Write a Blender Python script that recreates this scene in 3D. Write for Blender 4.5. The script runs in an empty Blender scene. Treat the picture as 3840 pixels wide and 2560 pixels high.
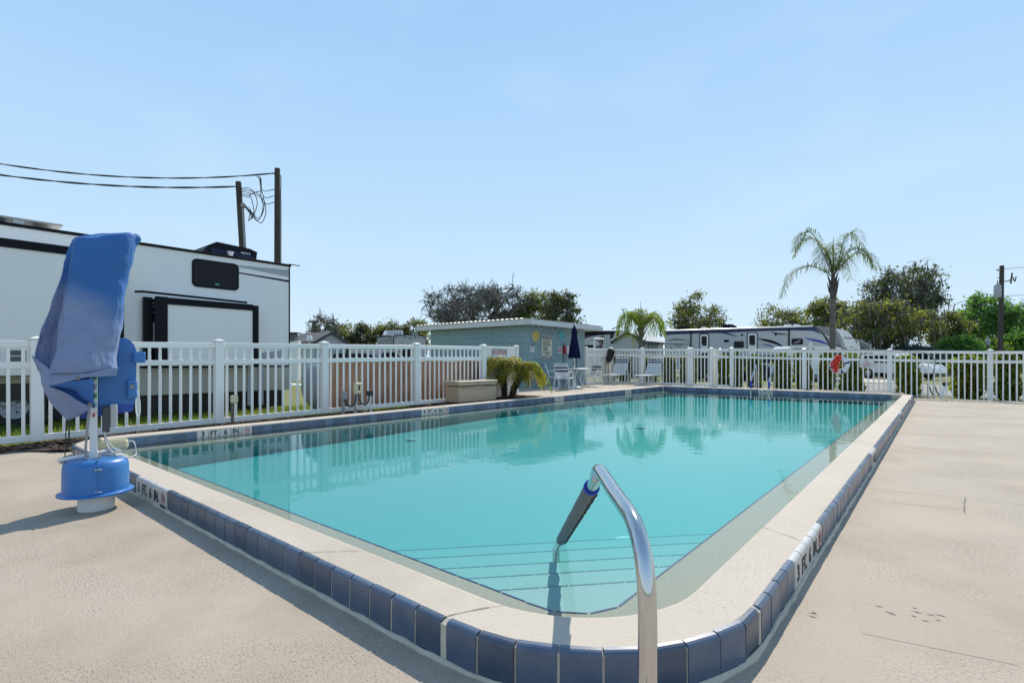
import bpy, math, random
import numpy as np
from mathutils import Vector, Matrix
R = math.radians
SC = bpy.context.scene
COL = SC.collection
# ------------------------------------------------------------------ camera, sky, sun, exposure
cam_d = bpy.data.cameras.new('camera'); cam = bpy.data.objects.new('camera', cam_d); COL.objects.link(cam)
cam.location = (0, 0, 1.15); cam.rotation_euler = (R(90), 0, R(39.7))
cam_d.sensor_width = 36; cam_d.lens = 18.066; cam_d.shift_y = 0.0195; cam_d.clip_start = .05; cam_d.clip_end = 1500
SC.camera = cam
SUN_DIR = Vector((-.32, .95, 1.0)).normalized()
W = bpy.data.worlds.new('World'); SC.world = W; W.use_nodes = True
wn = W.node_tree.nodes; wl = W.node_tree.links
sky = wn.new('ShaderNodeTexSky'); sky.sky_type = 'NISHITA'; sky.sun_disc = False
sky.sun_elevation = math.asin(SUN_DIR.z); sky.sun_rotation = math.atan2(SUN_DIR.x, SUN_DIR.y)
sky.altitude = 0; sky.air_density = 1.0; sky.dust_density = .2; sky.ozone_density = 1.0
bg = wn['Background']; bg.inputs['Strength'].default_value = .15
# hazy bright air: the Nishita sky is softened by a pale veil that thickens evenly towards the horizon, all round
vdiv = wn.new('ShaderNodeVectorMath'); vdiv.operation = 'DIVIDE'; vadd = wn.new('ShaderNodeVectorMath'); vadd.operation = 'MULTIPLY_ADD'
vadd.inputs[1].default_value = (.16, .16, .16); vadd.inputs[2].default_value = (1, 1, 1)
wl.new(sky.outputs[0], vadd.inputs[0]); wl.new(sky.outputs[0], vdiv.inputs[0]); wl.new(vadd.outputs[0], vdiv.inputs[1])
wtc = wn.new('ShaderNodeTexCoord'); wsx = wn.new('ShaderNodeSeparateXYZ'); wl.new(wtc.outputs['Generated'], wsx.inputs[0])
wrp = wn.new('ShaderNodeValToRGB'); wl.new(wsx.outputs[2], wrp.inputs[0])
for p_, c_ in zip((0, .15, .34, .6, 1), ((4.5, 5.75, 6.75), (3.9, 5.3, 6.6), (3.1, 4.75, 6.55), (2.25, 3.95, 6.3), (1.2, 2.2, 4.2))):
    e_ = wrp.color_ramp.elements[0] if p_ == 0 else wrp.color_ramp.elements[-1] if p_ == 1 else wrp.color_ramp.elements.new(p_)
    e_.color = (*c_, 1)
wtn = wn.new('ShaderNodeTexNoise'); wtn.inputs['Scale'].default_value = 2.2; wtn.inputs['Detail'].default_value = 6; wtn.inputs['Distortion'].default_value = .5
wmp = wn.new('ShaderNodeMapping'); wmp.inputs['Scale'].default_value = (1, 1, 2.6); wl.new(wtc.outputs['Generated'], wmp.inputs[0]); wl.new(wmp.outputs[0], wtn.inputs[0])
wmr = wn.new('ShaderNodeMapRange'); wmr.inputs[1].default_value = .5; wmr.inputs[2].default_value = .8; wmr.inputs[4].default_value = .38; wl.new(wtn.outputs[0], wmr.inputs[0])
wcl = wn.new('ShaderNodeMix'); wcl.data_type = 'RGBA'; wl.new(wmr.outputs[0], wcl.inputs[0]); wl.new(wrp.outputs[0], wcl.inputs[6]); wcl.inputs[7].default_value = (4.7, 5.9, 6.8, 1)
wmx = wn.new('ShaderNodeMix'); wmx.data_type = 'RGBA'; wmx.inputs[0].default_value = .85
wl.new(vdiv.outputs[0], wmx.inputs[6]); wl.new(wcl.outputs[2], wmx.inputs[7]); wl.new(wmx.outputs[2], bg.inputs[0])
sun_d = bpy.data.lights.new('sun', 'SUN'); sun_d.energy = 4.5; sun_d.angle = R(.5); sun_d.color = (1, .925, .81)
sun = bpy.data.objects.new('sun', sun_d); COL.objects.link(sun)
sun.rotation_euler = SUN_DIR.to_track_quat('Z', 'Y').to_euler(); sun.location = (-10, 30, 40)
SC.view_settings.view_transform = 'Standard'; SC.view_settings.look = 'None'
SC.view_settings.exposure = 0.12; SC.view_settings.gamma = 1; SC.view_settings.use_curve_mapping = False
SC.render.engine = 'CYCLES'; SC.cycles.use_denoising = True
SC.cycles.max_bounces = 8; SC.cycles.transparent_max_bounces = 16

# ------------------------------------------------------------------ materials
def M(name, col, rough=.5, metal=0, var=None, bump=None, spec=.5, island=0, coat=0, stretch=None, sub=None, objrand=0):
    """var=(scale, amount, colour2[, contrast]); bump=(scale, strength, dist)"""
    m = bpy.data.materials.new(name); m.use_nodes = True
    nt = m.node_tree; n = nt.nodes; l = nt.links; b = n['Principled BSDF']
    b.inputs['Roughness'].default_value = rough; b.inputs['Metallic'].default_value = metal
    b.inputs['Specular IOR Level'].default_value = spec
    b.inputs['Coat Weight'].default_value = coat
    c4 = (*col, 1); b.inputs['Base Color'].default_value = c4
    geo = n.new('ShaderNodeNewGeometry'); pos = geo.outputs['Position']
    if stretch:
        vm = n.new('ShaderNodeVectorMath'); vm.operation = 'MULTIPLY'; vm.inputs[1].default_value = stretch
        l.new(pos, vm.inputs[0]); pos = vm.outputs[0]
    out = None
    if var:
        tx = n.new('ShaderNodeTexNoise'); tx.inputs['Scale'].default_value = var[0]; tx.inputs['Detail'].default_value = 6
        tx.inputs['Roughness'].default_value = .65
        l.new(pos, tx.inputs['Vector'])
        rp = n.new('ShaderNodeValToRGB'); k = var[3] if len(var) > 3 else .18
        rp.color_ramp.elements[0].position = .5 - k; rp.color_ramp.elements[1].position = .5 + k
        l.new(tx.outputs[0], rp.inputs[0])
        mx = n.new('ShaderNodeMix'); mx.data_type = 'RGBA'
        mm = n.new('ShaderNodeMath'); mm.operation = 'MULTIPLY'; mm.inputs[1].default_value = var[1]
        l.new(rp.outputs[0], mm.inputs[0]); l.new(mm.outputs[0], mx.inputs[0])
        mx.inputs[6].default_value = c4; mx.inputs[7].default_value = (*var[2], 1)
        out = mx.outputs[2]
    if island:
        hs = n.new('ShaderNodeHueSaturation'); mr = n.new('ShaderNodeMapRange')
        mr.inputs[3].default_value = 1 - island; mr.inputs[4].default_value = 1 + island
        l.new(geo.outputs['Random Per Island'], mr.inputs[0]); l.new(mr.outputs[0], hs.inputs['Value'])
        if out: l.new(out, hs.inputs['Color'])
        else: hs.inputs['Color'].default_value = c4
        out = hs.outputs[0]
    if objrand:
        oi = n.new('ShaderNodeObjectInfo'); hs2 = n.new('ShaderNodeHueSaturation'); mr2 = n.new('ShaderNodeMapRange'); mr2.inputs[3].default_value = 1 - objrand; mr2.inputs[4].default_value = 1 + objrand
        l.new(oi.outputs['Random'], mr2.inputs[0]); l.new(mr2.outputs[0], hs2.inputs['Value'])
        if out: l.new(out, hs2.inputs['Color'])
        else: hs2.inputs['Color'].default_value = c4
        out = hs2.outputs[0]
    if out: l.new(out, b.inputs['Base Color'])
    if bump:
        t2 = n.new('ShaderNodeTexNoise'); t2.inputs['Scale'].default_value = bump[0]; t2.inputs['Detail'].default_value = 5
        l.new(pos, t2.inputs['Vector'])
        bp = n.new('ShaderNodeBump'); bp.inputs['Strength'].default_value = bump[1]
        bp.inputs['Distance'].default_value = bump[2] if len(bump) > 2 else .01
        l.new(t2.outputs[0], bp.inputs['Height']); l.new(bp.outputs[0], b.inputs['Normal'])
    if sub:
        b.inputs['Subsurface Weight'].default_value = 0
    return m
def leafmat(name, col, col2, isl=.45, trans=.5):
    m = M(name, col, .55, var=(.55, 1, col2, .12), island=isl, spec=.35)
    n = m.node_tree.nodes; l = m.node_tree.links; b = n['Principled BSDF']
    tr = n.new('ShaderNodeBsdfTranslucent'); ms = n.new('ShaderNodeMixShader'); ms.inputs[0].default_value = trans
    src = b.inputs['Base Color'].links[0].from_socket
    br = n.new('ShaderNodeHueSaturation'); br.inputs['Value'].default_value = 1.9; br.inputs['Saturation'].default_value = 1.1
    l.new(src, br.inputs['Color']); l.new(br.outputs[0], tr.inputs[0])
    l.new(b.outputs[0], ms.inputs[1]); l.new(tr.outputs[0], ms.inputs[2])
    l.new(ms.outputs[0], n['Material Output'].inputs[0])
    return m

def deckmat(name, col, col2, speck, dirt=.5):
    m = M(name, col, .8, var=(.9, .75, col2, .2), bump=(70, .6, .005), spec=.3)
    n = m.node_tree.nodes; l = m.node_tree.links; b = n['Principled BSDF']
    base = b.inputs['Base Color'].links[0].from_socket
    geo = n.new('ShaderNodeNewGeometry')
    # flake-like dark pits of the knock-down finish, in patches
    vm = n.new('ShaderNodeVectorMath'); vm.operation = 'MULTIPLY'; vm.inputs[1].default_value = (.7, 1.5, 1)
    l.new(geo.outputs['Position'], vm.inputs[0])
    t = n.new('ShaderNodeTexNoise'); t.inputs['Scale'].default_value = 95; t.inputs['Detail'].default_value = 3
    l.new(vm.outputs[0], t.inputs['Vector'])
    t2 = n.new('ShaderNodeTexNoise'); t2.inputs['Scale'].default_value = 1.1; t2.inputs['Detail'].default_value = 5; t2.inputs['Distortion'].default_value = .6
    l.new(geo.outputs['Position'], t2.inputs['Vector'])
    r = n.new('ShaderNodeMapRange'); r.inputs[1].default_value = .56; r.inputs[2].default_value = .62; l.new(t.outputs[0], r.inputs[0])
    r2 = n.new('ShaderNodeMapRange'); r2.inputs[1].default_value = .40; r2.inputs[2].default_value = .64; l.new(t2.outputs[0], r2.inputs[0])
    mu = n.new('ShaderNodeMath'); mu.operation = 'MULTIPLY'; l.new(r.outputs[0], mu.inputs[0]); l.new(r2.outputs[0], mu.inputs[1])
    m2 = n.new('ShaderNodeMath'); m2.operation = 'MULTIPLY'; m2.inputs[1].default_value = dirt; l.new(mu.outputs[0], m2.inputs[0])
    mx = n.new('ShaderNodeMix'); mx.data_type = 'RGBA'; l.new(m2.outputs[0], mx.inputs[0]); l.new(base, mx.inputs[6]); mx.inputs[7].default_value = (*speck, 1)
    # broad faint stains
    t3 = n.new('ShaderNodeTexNoise'); t3.inputs['Scale'].default_value = .45; t3.inputs['Detail'].default_value = 8; t3.inputs['Roughness'].default_value = .7
    l.new(geo.outputs['Position'], t3.inputs['Vector'])
    r3 = n.new('ShaderNodeMapRange'); r3.inputs[1].default_value = .5; r3.inputs[2].default_value = .75; r3.inputs[4].default_value = .8; l.new(t3.outputs[0], r3.inputs[0])
    mx2 = n.new('ShaderNodeMix'); mx2.data_type = 'RGBA'; l.new(r3.outputs[0], mx2.inputs[0]); l.new(mx.outputs[2], mx2.inputs[6]); mx2.inputs[7].default_value = (col2[0]*.8, col2[1]*.78, col2[2]*.74, 1)
    l.new(mx2.outputs[2], b.inputs['Base Color'])
    return m

m_deck = deckmat('deck_concrete', (.43, .365, .29), (.365, .306, .238), (.12, .11, .10), .9)
m_coping = deckmat('coping_concrete', (.525, .458, .378), (.475, .41, .335), (.25, .23, .21), .5)
m_grout = M('grout', (.56, .50, .40), .9, var=(14, .6, (.42, .36, .27)))
m_tile = M('blue_glazed_tile', (.05, .08, .14), .28, var=(9, .8, (.10, .122, .155), .2), bump=(60, .12, .003), spec=.6, objrand=.28)
m_tile_in = M('blue_waterline_tile', (.075, .115, .20), .25, var=(9, .8, (.13, .155, .21), .2), bump=(60, .1, .003), spec=.6, objrand=.28)
m_trim = M('blue_trim_tile', (.02, .04, .17), .3)
m_wtile = M('white_glazed_tile', (.60, .58, .55), .3, var=(12, .5, (.5, .47, .43)))
m_black = M('black_lettering', (.012, .012, .014), .5)
m_red = M('red_lettering', (.45, .02, .03), .5)
m_plaster = M('pool_plaster', (.285, .425, .425), .7, var=(2.2, .5, (.25, .405, .41), .25), bump=(20, .1, .01))
m_ledge = M('pool_ledge_aggregate', (.40, .35, .28), .75, var=(45, .8, (.28, .25, .2), .2))
m_chrome = M('polished_steel', (.62, .62, .62), .12, 1, var=(3, .5, (.5, .48, .45)), bump=(30, .03, .002))
m_white = M('white_vinyl', (.85, .815, .765), .42, var=(1.6, .45, (.77, .73, .67), .25), spec=.5, objrand=.06)
m_whitepaint = M('white_enamel', (.74, .74, .72), .35)
m_mulch = M('dark_mulch', (.03, .02, .014), .95, island=.5)
m_soil = M('soil', (.05, .036, .026), .95, var=(12, .9, (.10, .07, .05)), bump=(30, .6, .03))
m_grass = M('grass_ground', (.10, .13, .03), .9, var=(2.5, 1, (.20, .18, .06), .2), bump=(20, .6, .04))
m_blade = leafmat('grass_blade', (.10, .17, .025), (.20, .22, .05), .4)
m_asph = M('worn_asphalt', (.23, .22, .21), .9, var=(3, .7, (.30, .285, .26), .25), bump=(60, .3, .01))
m_pad = M('concrete_pad', (.46, .43, .38), .85, var=(2, .6, (.40, .37, .32)))
m_cover = None
m_liftblue = M('lift_blue_plastic', (.030, .155, .42), .38, var=(4, .5, (.045, .20, .48)))
m_navy = M('navy_canvas', (.004, .004, .035), .85, var=(6, .7, (.006, .007, .05)), spec=.2)
m_beige = M('beige_resin', (.44, .33, .225), .55, bump=(90, .12, .003), var=(3, .4, (.39, .29, .195)))
m_beige2 = M('beige_lid_resin', (.56, .46, .34), .5, bump=(90, .1, .003))
m_cream = M('cream_enamel', (.62, .55, .34), .45, var=(5, .4, (.52, .46, .28)))
m_grey = M('grey_plastic', (.28, .28, .28), .5)
m_dgrey = M('dark_grey_plastic', (.06, .06, .065), .5)
m_blk = M('black_plastic', (.012, .012, .014), .4)
m_cable = M('black_cable', (.012, .012, .012), .6)
m_wood = M('weathered_pole_wood', (.085, .07, .055), .9, var=(9, 1, (.035, .03, .026), .2), stretch=(1, 1, .18), bump=(22, .7, .02))
m_rvwhite = M('white_fibreglass', (.82, .80, .77), .3, var=(.8, .3, (.77, .755, .73)), coat=.3)
m_rvgrey = M('light_grey_siding', (.52, .52, .50), .4)
m_taupe = M('taupe_fibreglass', (.23, .21, .19), .35, coat=.3)
m_rvblack = M('gloss_black_trim', (.006, .006, .010), .45, spec=.15)
m_glass = M('dark_tinted_glass', (.004, .005, .006), .04, spec=.22)
m_navyp = M('navy_paint', (.02, .035, .13), .35)
m_bluep = M('blue_decal', (.03, .06, .35), .35)
m_silver = M('silver_decal', (.36, .37, .39), .35)
m_siding = M('grey_ribbed_siding', (.34, .34, .35), .4)
m_dsiding = M('charcoal_siding', (.10, .10, .105), .45)
m_maroon = M('maroon_paint', (.06, .015, .02), .3, coat=.3)
m_block = M('blue_grey_block_paint', (.235, .325, .335), .75, var=(2.2, .6, (.21, .295, .31), .2), bump=(70, .35, .005), objrand=.05)
m_mortar = M('painted_mortar', (.20, .28, .295), .9)
m_fascia = M('white_fascia', (.60, .60, .58), .5, var=(3, .4, (.54, .54, .52)))
m_metalroof = M('white_metal_roof', (.46, .46, .46), .4, .3)
m_shingle = M('grey_shingles', (.22, .20, .185), .9, var=(3.5, .9, (.14, .125, .115), .2))
m_shedw = M('pale_grey_siding', (.42, .43, .42), .7)
m_dtrim = M('charcoal_trim', (.055, .058, .065), .6)
m_tarp = M('brown_tarp', (.40, .235, .155), .8, var=(3, .8, (.29, .155, .10), .2), bump=(7, .8, .05), stretch=(1, 1, .4))
m_tank = M('grey_tank_paint', (.32, .33, .35), .4, var=(3, .5, (.22, .22, .23)))
m_signw = M('white_sign', (.70, .70, .67), .5)
m_signy = M('cream_sign', (.62, .58, .43), .5)
m_yellow = M('yellow_dial', (.58, .45, .11), .5)
m_teal = M('teal_dial', (.09, .42, .48), .5)
m_redp = M('red_enamel', (.38, .03, .05), .45)
m_rope = M('orange_red_rope', (.75, .035, .02), .55)
m_bluegrip = M('blue_grip', (.01, .03, .35), .5)
m_sleeve = M('grey_sleeve', (.10, .11, .135), .6, var=(12, .5, (.12, .13, .15)), bump=(60, .3, .004))
m_bark = M('grey_bark', (.13, .115, .10), .95, var=(6, 1, (.06, .052, .045), .2), bump=(14, .9, .05))
m_twig = M('grey_twig', (.23, .205, .175), .95, var=(2, .8, (.085, .075, .07)))
m_palmtrunk = M('palm_trunk', (.20, .18, .155), .95, var=(5, 1, (.10, .09, .078), .2), stretch=(.5, .5, 3), bump=(9, 1, .04))
m_fibre = M('palm_fibre', (.07, .038, .02), .95, var=(20, 1, (.03, .018, .01)), bump=(30, 1, .04))
m_oak = leafmat('oak_leaf', (.175, .185, .045), (.095, .115, .03))
m_oakd = leafmat('dark_oak_leaf', (.055, .075, .03), (.09, .10, .036))
m_green = leafmat('fresh_green_leaf', (.075, .17, .04), (.13, .24, .05))
m_lime = leafmat('yellow_green_leaf', (.14, .20, .025), (.07, .12, .02))
m_tealleaf = leafmat('blue_green_leaf', (.045, .075, .065), (.075, .11, .09))
m_hedge = leafmat('hedge_leaf', (.07, .10, .018), (.16, .19, .03), .6)
m_palm = leafmat('palm_leaflet', (.07, .105, .025), (.12, .15, .04), .4)
m_palm2 = leafmat('yellow_palm_leaflet', (.24, .24, .03), (.38, .29, .045), .5)
m_palm3 = leafmat('bright_palm_leaflet', (.12, .18, .02), (.18, .22, .03), .4)
m_moss = M('spanish_moss', (.20, .195, .175), .95, var=(2, .6, (.13, .125, .11)), island=.3)
m_carsil = M('silver_paint', (.42, .43, .45), .25, .5, coat=.5)
m_cardark = M('navy_car_paint', (.008, .010, .025), .35, coat=.1, spec=.3)
m_carred = M('dark_red_car_paint', (.08, .015, .015), .35, coat=.1, spec=.3)
m_rubber = M('tyre_rubber', (.015, .015, .015), .8)
m_crack = M('crack_dirt', (.16, .135, .11), .95, var=(25, .8, (.30, .26, .21), .2))
m_orange = M('orange_fitting', (.65, .25, .02), .4)

# sun-bleached cover cloth: deep blue where the cloth kept its dye, lavender grey where it faded
def covermat():
    m = M('sun_bleached_blue_cloth', (.04, .12, .36), .75, bump=(5.5, .8, .05), spec=.25, stretch=(1.6, 1.6, .55))
    n = m.node_tree.nodes; l = m.node_tree.links; b = n['Principled BSDF']
    tc = n.new('ShaderNodeTexCoord'); sx = n.new('ShaderNodeSeparateXYZ'); l.new(tc.outputs['Object'], sx.inputs[0])
    nz = n.new('ShaderNodeTexNoise'); nz.inputs['Scale'].default_value = 2.6; nz.inputs['Detail'].default_value = 6; l.new(tc.outputs['Object'], nz.inputs[0])
    a = n.new('ShaderNodeMath'); a.operation = 'MULTIPLY_ADD'; l.new(sx.outputs[0], a.inputs[0]); a.inputs[1].default_value = .75; l.new(sx.outputs[2], a.inputs[2])
    c = n.new('ShaderNodeMath'); c.operation = 'MULTIPLY_ADD'; l.new(nz.outputs[0], c.inputs[0]); c.inputs[1].default_value = .5; l.new(a.outputs[0], c.inputs[2])
    mr = n.new('ShaderNodeMapRange'); mr.inputs[1].default_value = 1.66; mr.inputs[2].default_value = 1.98; mr.interpolation_type = 'SMOOTHSTEP'
    l.new(c.outputs[0], mr.inputs[0])
    n2 = n.new('ShaderNodeTexNoise'); n2.inputs['Scale'].default_value = 9; n2.inputs['Detail'].default_value = 8; l.new(tc.outputs['Object'], n2.inputs[0])
    mm = n.new('ShaderNodeMix'); mm.data_type = 'RGBA'; l.new(n2.outputs[0], mm.inputs[0])
    mm.inputs[6].default_value = (.165, .22, .39, 1); mm.inputs[7].default_value = (.26, .305, .45, 1)
    mx = n.new('ShaderNodeMix'); mx.data_type = 'RGBA'; l.new(mr.outputs[0], mx.inputs[0]); l.new(mm.outputs[2], mx.inputs[6])
    mx.inputs[7].default_value = (.042, .14, .37, 1)
    l.new(mx.outputs[2], b.inputs['Base Color'])
    return m
m_cover = covermat()
m_coverin = M('unfaded_cloth_lining', (.04, .15, .45), .75)
def watermat():
    m = bpy.data.materials.new('pool_water'); m.use_nodes = True; n = m.node_tree.nodes; l = m.node_tree.links
    n.remove(n['Principled BSDF']); out = n['Material Output']
    tr = n.new('ShaderNodeBsdfTransparent'); tr.inputs[0].default_value = (.96, 1, 1, 1)
    gl = n.new('ShaderNodeBsdfGlossy'); gl.inputs['Roughness'].default_value = .0
    fr = n.new('ShaderNodeFresnel'); fr.inputs['IOR'].default_value = 1.33
    geo = n.new('ShaderNodeNewGeometry')
    t = n.new('ShaderNodeTexNoise'); t.inputs['Scale'].default_value = 5; t.inputs['Detail'].default_value = 3
    l.new(geo.outputs['Position'], t.inputs['Vector'])
    bp = n.new('ShaderNodeBump'); bp.inputs['Strength'].default_value = .075; bp.inputs['Distance'].default_value = .02
    l.new(t.outputs[0], bp.inputs['Height']); l.new(bp.outputs[0], gl.inputs['Normal']); l.new(bp.outputs[0], fr.inputs['Normal'])
    ms = n.new('ShaderNodeMixShader'); l.new(fr.outputs[0], ms.inputs[0]); l.new(tr.outputs[0], ms.inputs[1]); l.new(gl.outputs[0], ms.inputs[2])
    l.new(ms.outputs[0], out.inputs['Surface'])
    va = n.new('ShaderNodeVolumeAbsorption'); va.inputs['Color'].default_value = (.38, .925, .94, 1); va.inputs['Density'].default_value = 1.15
    l.new(va.outputs[0], out.inputs['Volume'])
    return m
m_water = watermat()

# ------------------------------------------------------------------ mesh helpers
class MB:
    def __init__(s): s.v = []; s.f = []; s.mi = []; s.cur = 0
    def add(s, vs, fs):
        o = len(s.v); s.v += [tuple(p) for p in vs]; s.f += [tuple(i + o for i in f) for f in fs]; s.mi += [s.cur] * len(fs); return s
    def mat(s, i): s.cur = i; return s
    def box(s, c, d, bev=0, rot=None):
        hx, hy, hz = d[0] / 2, d[1] / 2, d[2] / 2
        if bev <= 0:
            vs = [(x, y, z) for x in (-hx, hx) for y in (-hy, hy) for z in (-hz, hz)]
            fs = [(0, 1, 3, 2), (4, 6, 7, 5), (0, 4, 5, 1), (2, 3, 7, 6), (0, 2, 6, 4), (1, 5, 7, 3)]
        else:
            b = min(bev, hx * .98, hy * .98, hz * .98); vs = []; ix = {}
            for sx in (-1, 1):
                for sy in (-1, 1):
                    for sz in (-1, 1):
                        for a in range(3):
                            p = [sx * hx, sy * hy, sz * hz]
                            for k in range(3):
                                if k != a: p[k] -= (sx, sy, sz)[k] * b
                            ix[(sx, sy, sz, a)] = len(vs); vs.append(tuple(p))
            fs = []
            for a in range(3):
                u, w = (a + 1) % 3, (a + 2) % 3
                for sg in (-1, 1):
                    q = []
                    for su, sw in ((-1, -1), (1, -1), (1, 1), (-1, 1)):
                        k = [0, 0, 0]; k[a] = sg; k[u] = su; k[w] = sw; q.append(ix[(*k, a)])
                    fs.append(q if sg > 0 else q[::-1])
                    # edges
                for su in (-1, 1):
                    for sw in (-1, 1):
                        q = []
                        k = [0, 0, 0]; k[u] = su; k[w] = sw
                        k[a] = -1; q.append(ix[(*k, u)]); k[a] = 1; q.append(ix[(*k, u)])
                        q.append(ix[(*k, w)]); k[a] = -1; q.append(ix[(*k, w)])
                        fs.append(q if su * sw < 0 else q[::-1])
            for sx in (-1, 1):
                for sy in (-1, 1):
                    for sz in (-1, 1):
                        q = [ix[(sx, sy, sz, a)] for a in range(3)]
                        fs.append(q if sx * sy * sz > 0 else q[::-1])
        if rot is not None: vs = [rot @ Vector(p) for p in vs]
        return s.add([(p[0] + c[0], p[1] + c[1], p[2] + c[2]) for p in vs], fs)
    def bar(s, p0, p1, w, h, bev=0, up=(0, 0, 1)):
        p0 = Vector(p0); p1 = Vector(p1); d = p1 - p0; L = d.length; x = d.normalized()
        y = Vector(up).cross(x)
        if y.length < 1e-5: y = Vector((1, 0, 0)).cross(x)
        y.normalize(); z = x.cross(y)
        rot = Matrix((x, y, z)).transposed()
        return s.box((p0 + p1) / 2, (L, w, h), bev, rot)
    def tube(s, pts, r, n=8, cap=True, flat=1):
        pts = [Vector(p) for p in pts]; k = len(pts)
        rr = r if isinstance(r, (list, tuple)) else [r] * k
        up = None; vs = []; fs = []
        for i, p in enumerate(pts):
            t = (pts[min(i + 1, k - 1)] - pts[max(i - 1, 0)])
            t = t.normalized() if t.length > 1e-9 else Vector((0, 0, 1))
            if up is None: up = Vector((0, 0, 1)) if abs(t.z) < .9 else Vector((1, 0, 0))
            a = up - t * up.dot(t)
            if a.length < 1e-6: a = t.orthogonal()
            a.normalize(); b = t.cross(a); up = a
            for j in range(n):
                an = 2 * math.pi * j / n
                vs.append(p + (a * math.cos(an) * flat + b * math.sin(an)) * rr[i])
        for i in range(k - 1):
            for j in range(n):
                fs.append((i * n + j, i * n + (j + 1) % n, (i + 1) * n + (j + 1) % n, (i + 1) * n + j))
        if cap: fs += [tuple(range(n))[::-1], tuple(range((k - 1) * n, k * n))]
        return s.add(vs, fs)
    def lathe(s, prof, n=24, c=(0, 0, 0), a0=0, a1=2 * math.pi):
        k = len(prof); vs = []; fs = []; full = abs(a1 - a0 - 2 * math.pi) < 1e-6; m = n if full else n + 1
        for r, z in prof:
            for j in range(m):
                an = a0 + (a1 - a0) * j / n; vs.append((c[0] + r * math.cos(an), c[1] + r * math.sin(an), c[2] + z))
        for i in range(k - 1):
            for j in range(n):
                j2 = (j + 1) % m; fs.append((i * m + j, i * m + j2, (i + 1) * m + j2, (i + 1) * m + j))
        return s.add(vs, fs)
    def prism(s, poly, a0, a1, ax='z'):
        """poly of 2-D points, extruded a0..a1 along ax.  ax y: poly=(x,z); ax x: poly=(y,z)"""
        f = {'z': lambda p, a: (p[0], p[1], a), 'y': lambda p, a: (p[0], a, p[1]), 'x': lambda p, a: (a, p[0], p[1])}[ax]
        n = len(poly); vs = [f(p, a0) for p in poly] + [f(p, a1) for p in poly]
        fs = [tuple(range(n))[::-1], tuple(range(n, 2 * n))] + [(i, (i + 1) % n, n + (i + 1) % n, n + i) for i in range(n)]
        return s.add(vs, fs)
    def quad(s, a, b, c, d): return s.add([a, b, c, d], [(0, 1, 2, 3)])
    def mesh(s, name, mats, smooth=None):
        me = bpy.data.meshes.new(name); me.from_pydata(s.v, [], s.f)
        for m in (mats if isinstance(mats, (list, tuple)) else [mats]): me.materials.append(m)
        if any(s.mi): me.polygons.foreach_set('material_index', s.mi)
        if smooth:
            me.polygons.foreach_set('use_smooth', [True] * len(me.polygons)); me.set_sharp_from_angle(angle=R(smooth))
        me.update(); return me
    def build(s, name, mats, parent=None, smooth=None, loc=None, rot=None):
        return inst(name, s.mesh(name, mats, smooth), parent, loc, rot)
def inst(name, me, parent=None, loc=None, rot=None, scale=None):
    o = bpy.data.objects.new(name, me); COL.objects.link(o)
    if parent: o.parent = parent
    if loc: o.location = loc
    if rot: o.rotation_euler = rot
    if scale: o.scale = scale
    return o
def fix(mb_obj):
    import bmesh
    bm = bmesh.new(); bm.from_mesh(mb_obj.data); bmesh.ops.recalc_face_normals(bm, faces=bm.faces); bm.to_mesh(mb_obj.data); bm.free(); return mb_obj
def tag(o, label, cat, group=None):
    o['label'] = label; o['category'] = cat
    if group: o['group'] = group
    return o
def struct(o, kind='structure'): o['kind'] = kind; return o
def thing(name, label, cat, loc=(0, 0, 0), rz=0, group=None):
    o = bpy.data.objects.new(name, None); COL.objects.link(o); o.location = loc; o.rotation_euler = (0, 0, rz); o.empty_display_size = .2
    return tag(o, label, cat, group)
def copy_tree(o, parent=None):
    c = o.copy(); COL.objects.link(c)
    if parent: c.parent = parent
    for ch in list(o.children): copy_tree(ch, c)
    return c
def text(parent, s, size, loc, rot, mat, name='lettering', bold=0, align='CENTER', sx=1, ext=.0015):
    cu = bpy.data.curves.new('t', 'FONT'); cu.body = s; cu.size = size; cu.align_x = align; cu.align_y = 'CENTER'
    cu.extrude = ext; cu.offset = bold * size; cu.resolution_u = 3
    to = bpy.data.objects.new('t', cu); COL.objects.link(to)
    dg = bpy.context.evaluated_depsgraph_get(); dg.update()
    me = bpy.data.meshes.new_from_object(to.evaluated_get(dg)); bpy.data.objects.remove(to); bpy.data.curves.remove(cu)
    me.materials.clear(); me.materials.append(mat); me.name = name
    return inst(name, me, parent, loc, rot, (sx, 1, 1))
def bez(p, n=8):
    """smooth Catmull-Rom through points"""
    p = [Vector(q) for q in p]; q = [2 * p[0] - p[1]] + p + [2 * p[-1] - p[-2]]; out = []
    for i in range(1, len(q) - 2):
        for k in range(n):
            t = k / n; a, b, c, d = q[i - 1], q[i], q[i + 1], q[i + 2]
            out.append(.5 * ((2 * b) + (c - a) * t + (2 * a - 5 * b + 4 * c - d) * t * t + (3 * b - a - 3 * c + d) * t ** 3))
    out.append(p[-1]); return out
def rrect(x0, z0, x1, z1, r, n=4):
    P = []
    for cx, cz, a in ((x1 - r, z0 + r, -90), (x1 - r, z1 - r, 0), (x0 + r, z1 - r, 90), (x0 + r, z0 + r, 180)):
        for k in range(n + 1):
            an = R(a + 90 * k / n); P.append((cx + r * math.cos(an), cz + r * math.sin(an)))
    return P
YAW = R(39.7)
FWD = Vector((-math.sin(YAW), math.cos(YAW), 0)); RGT = Vector((math.cos(YAW), math.sin(YAW), 0))
def at(px, d, z=0):
    """point at distance d along the view axis"""
    return FWD * d + RGT * (d * (px - 1920) / 1927) + Vector((0, 0, z))

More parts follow.
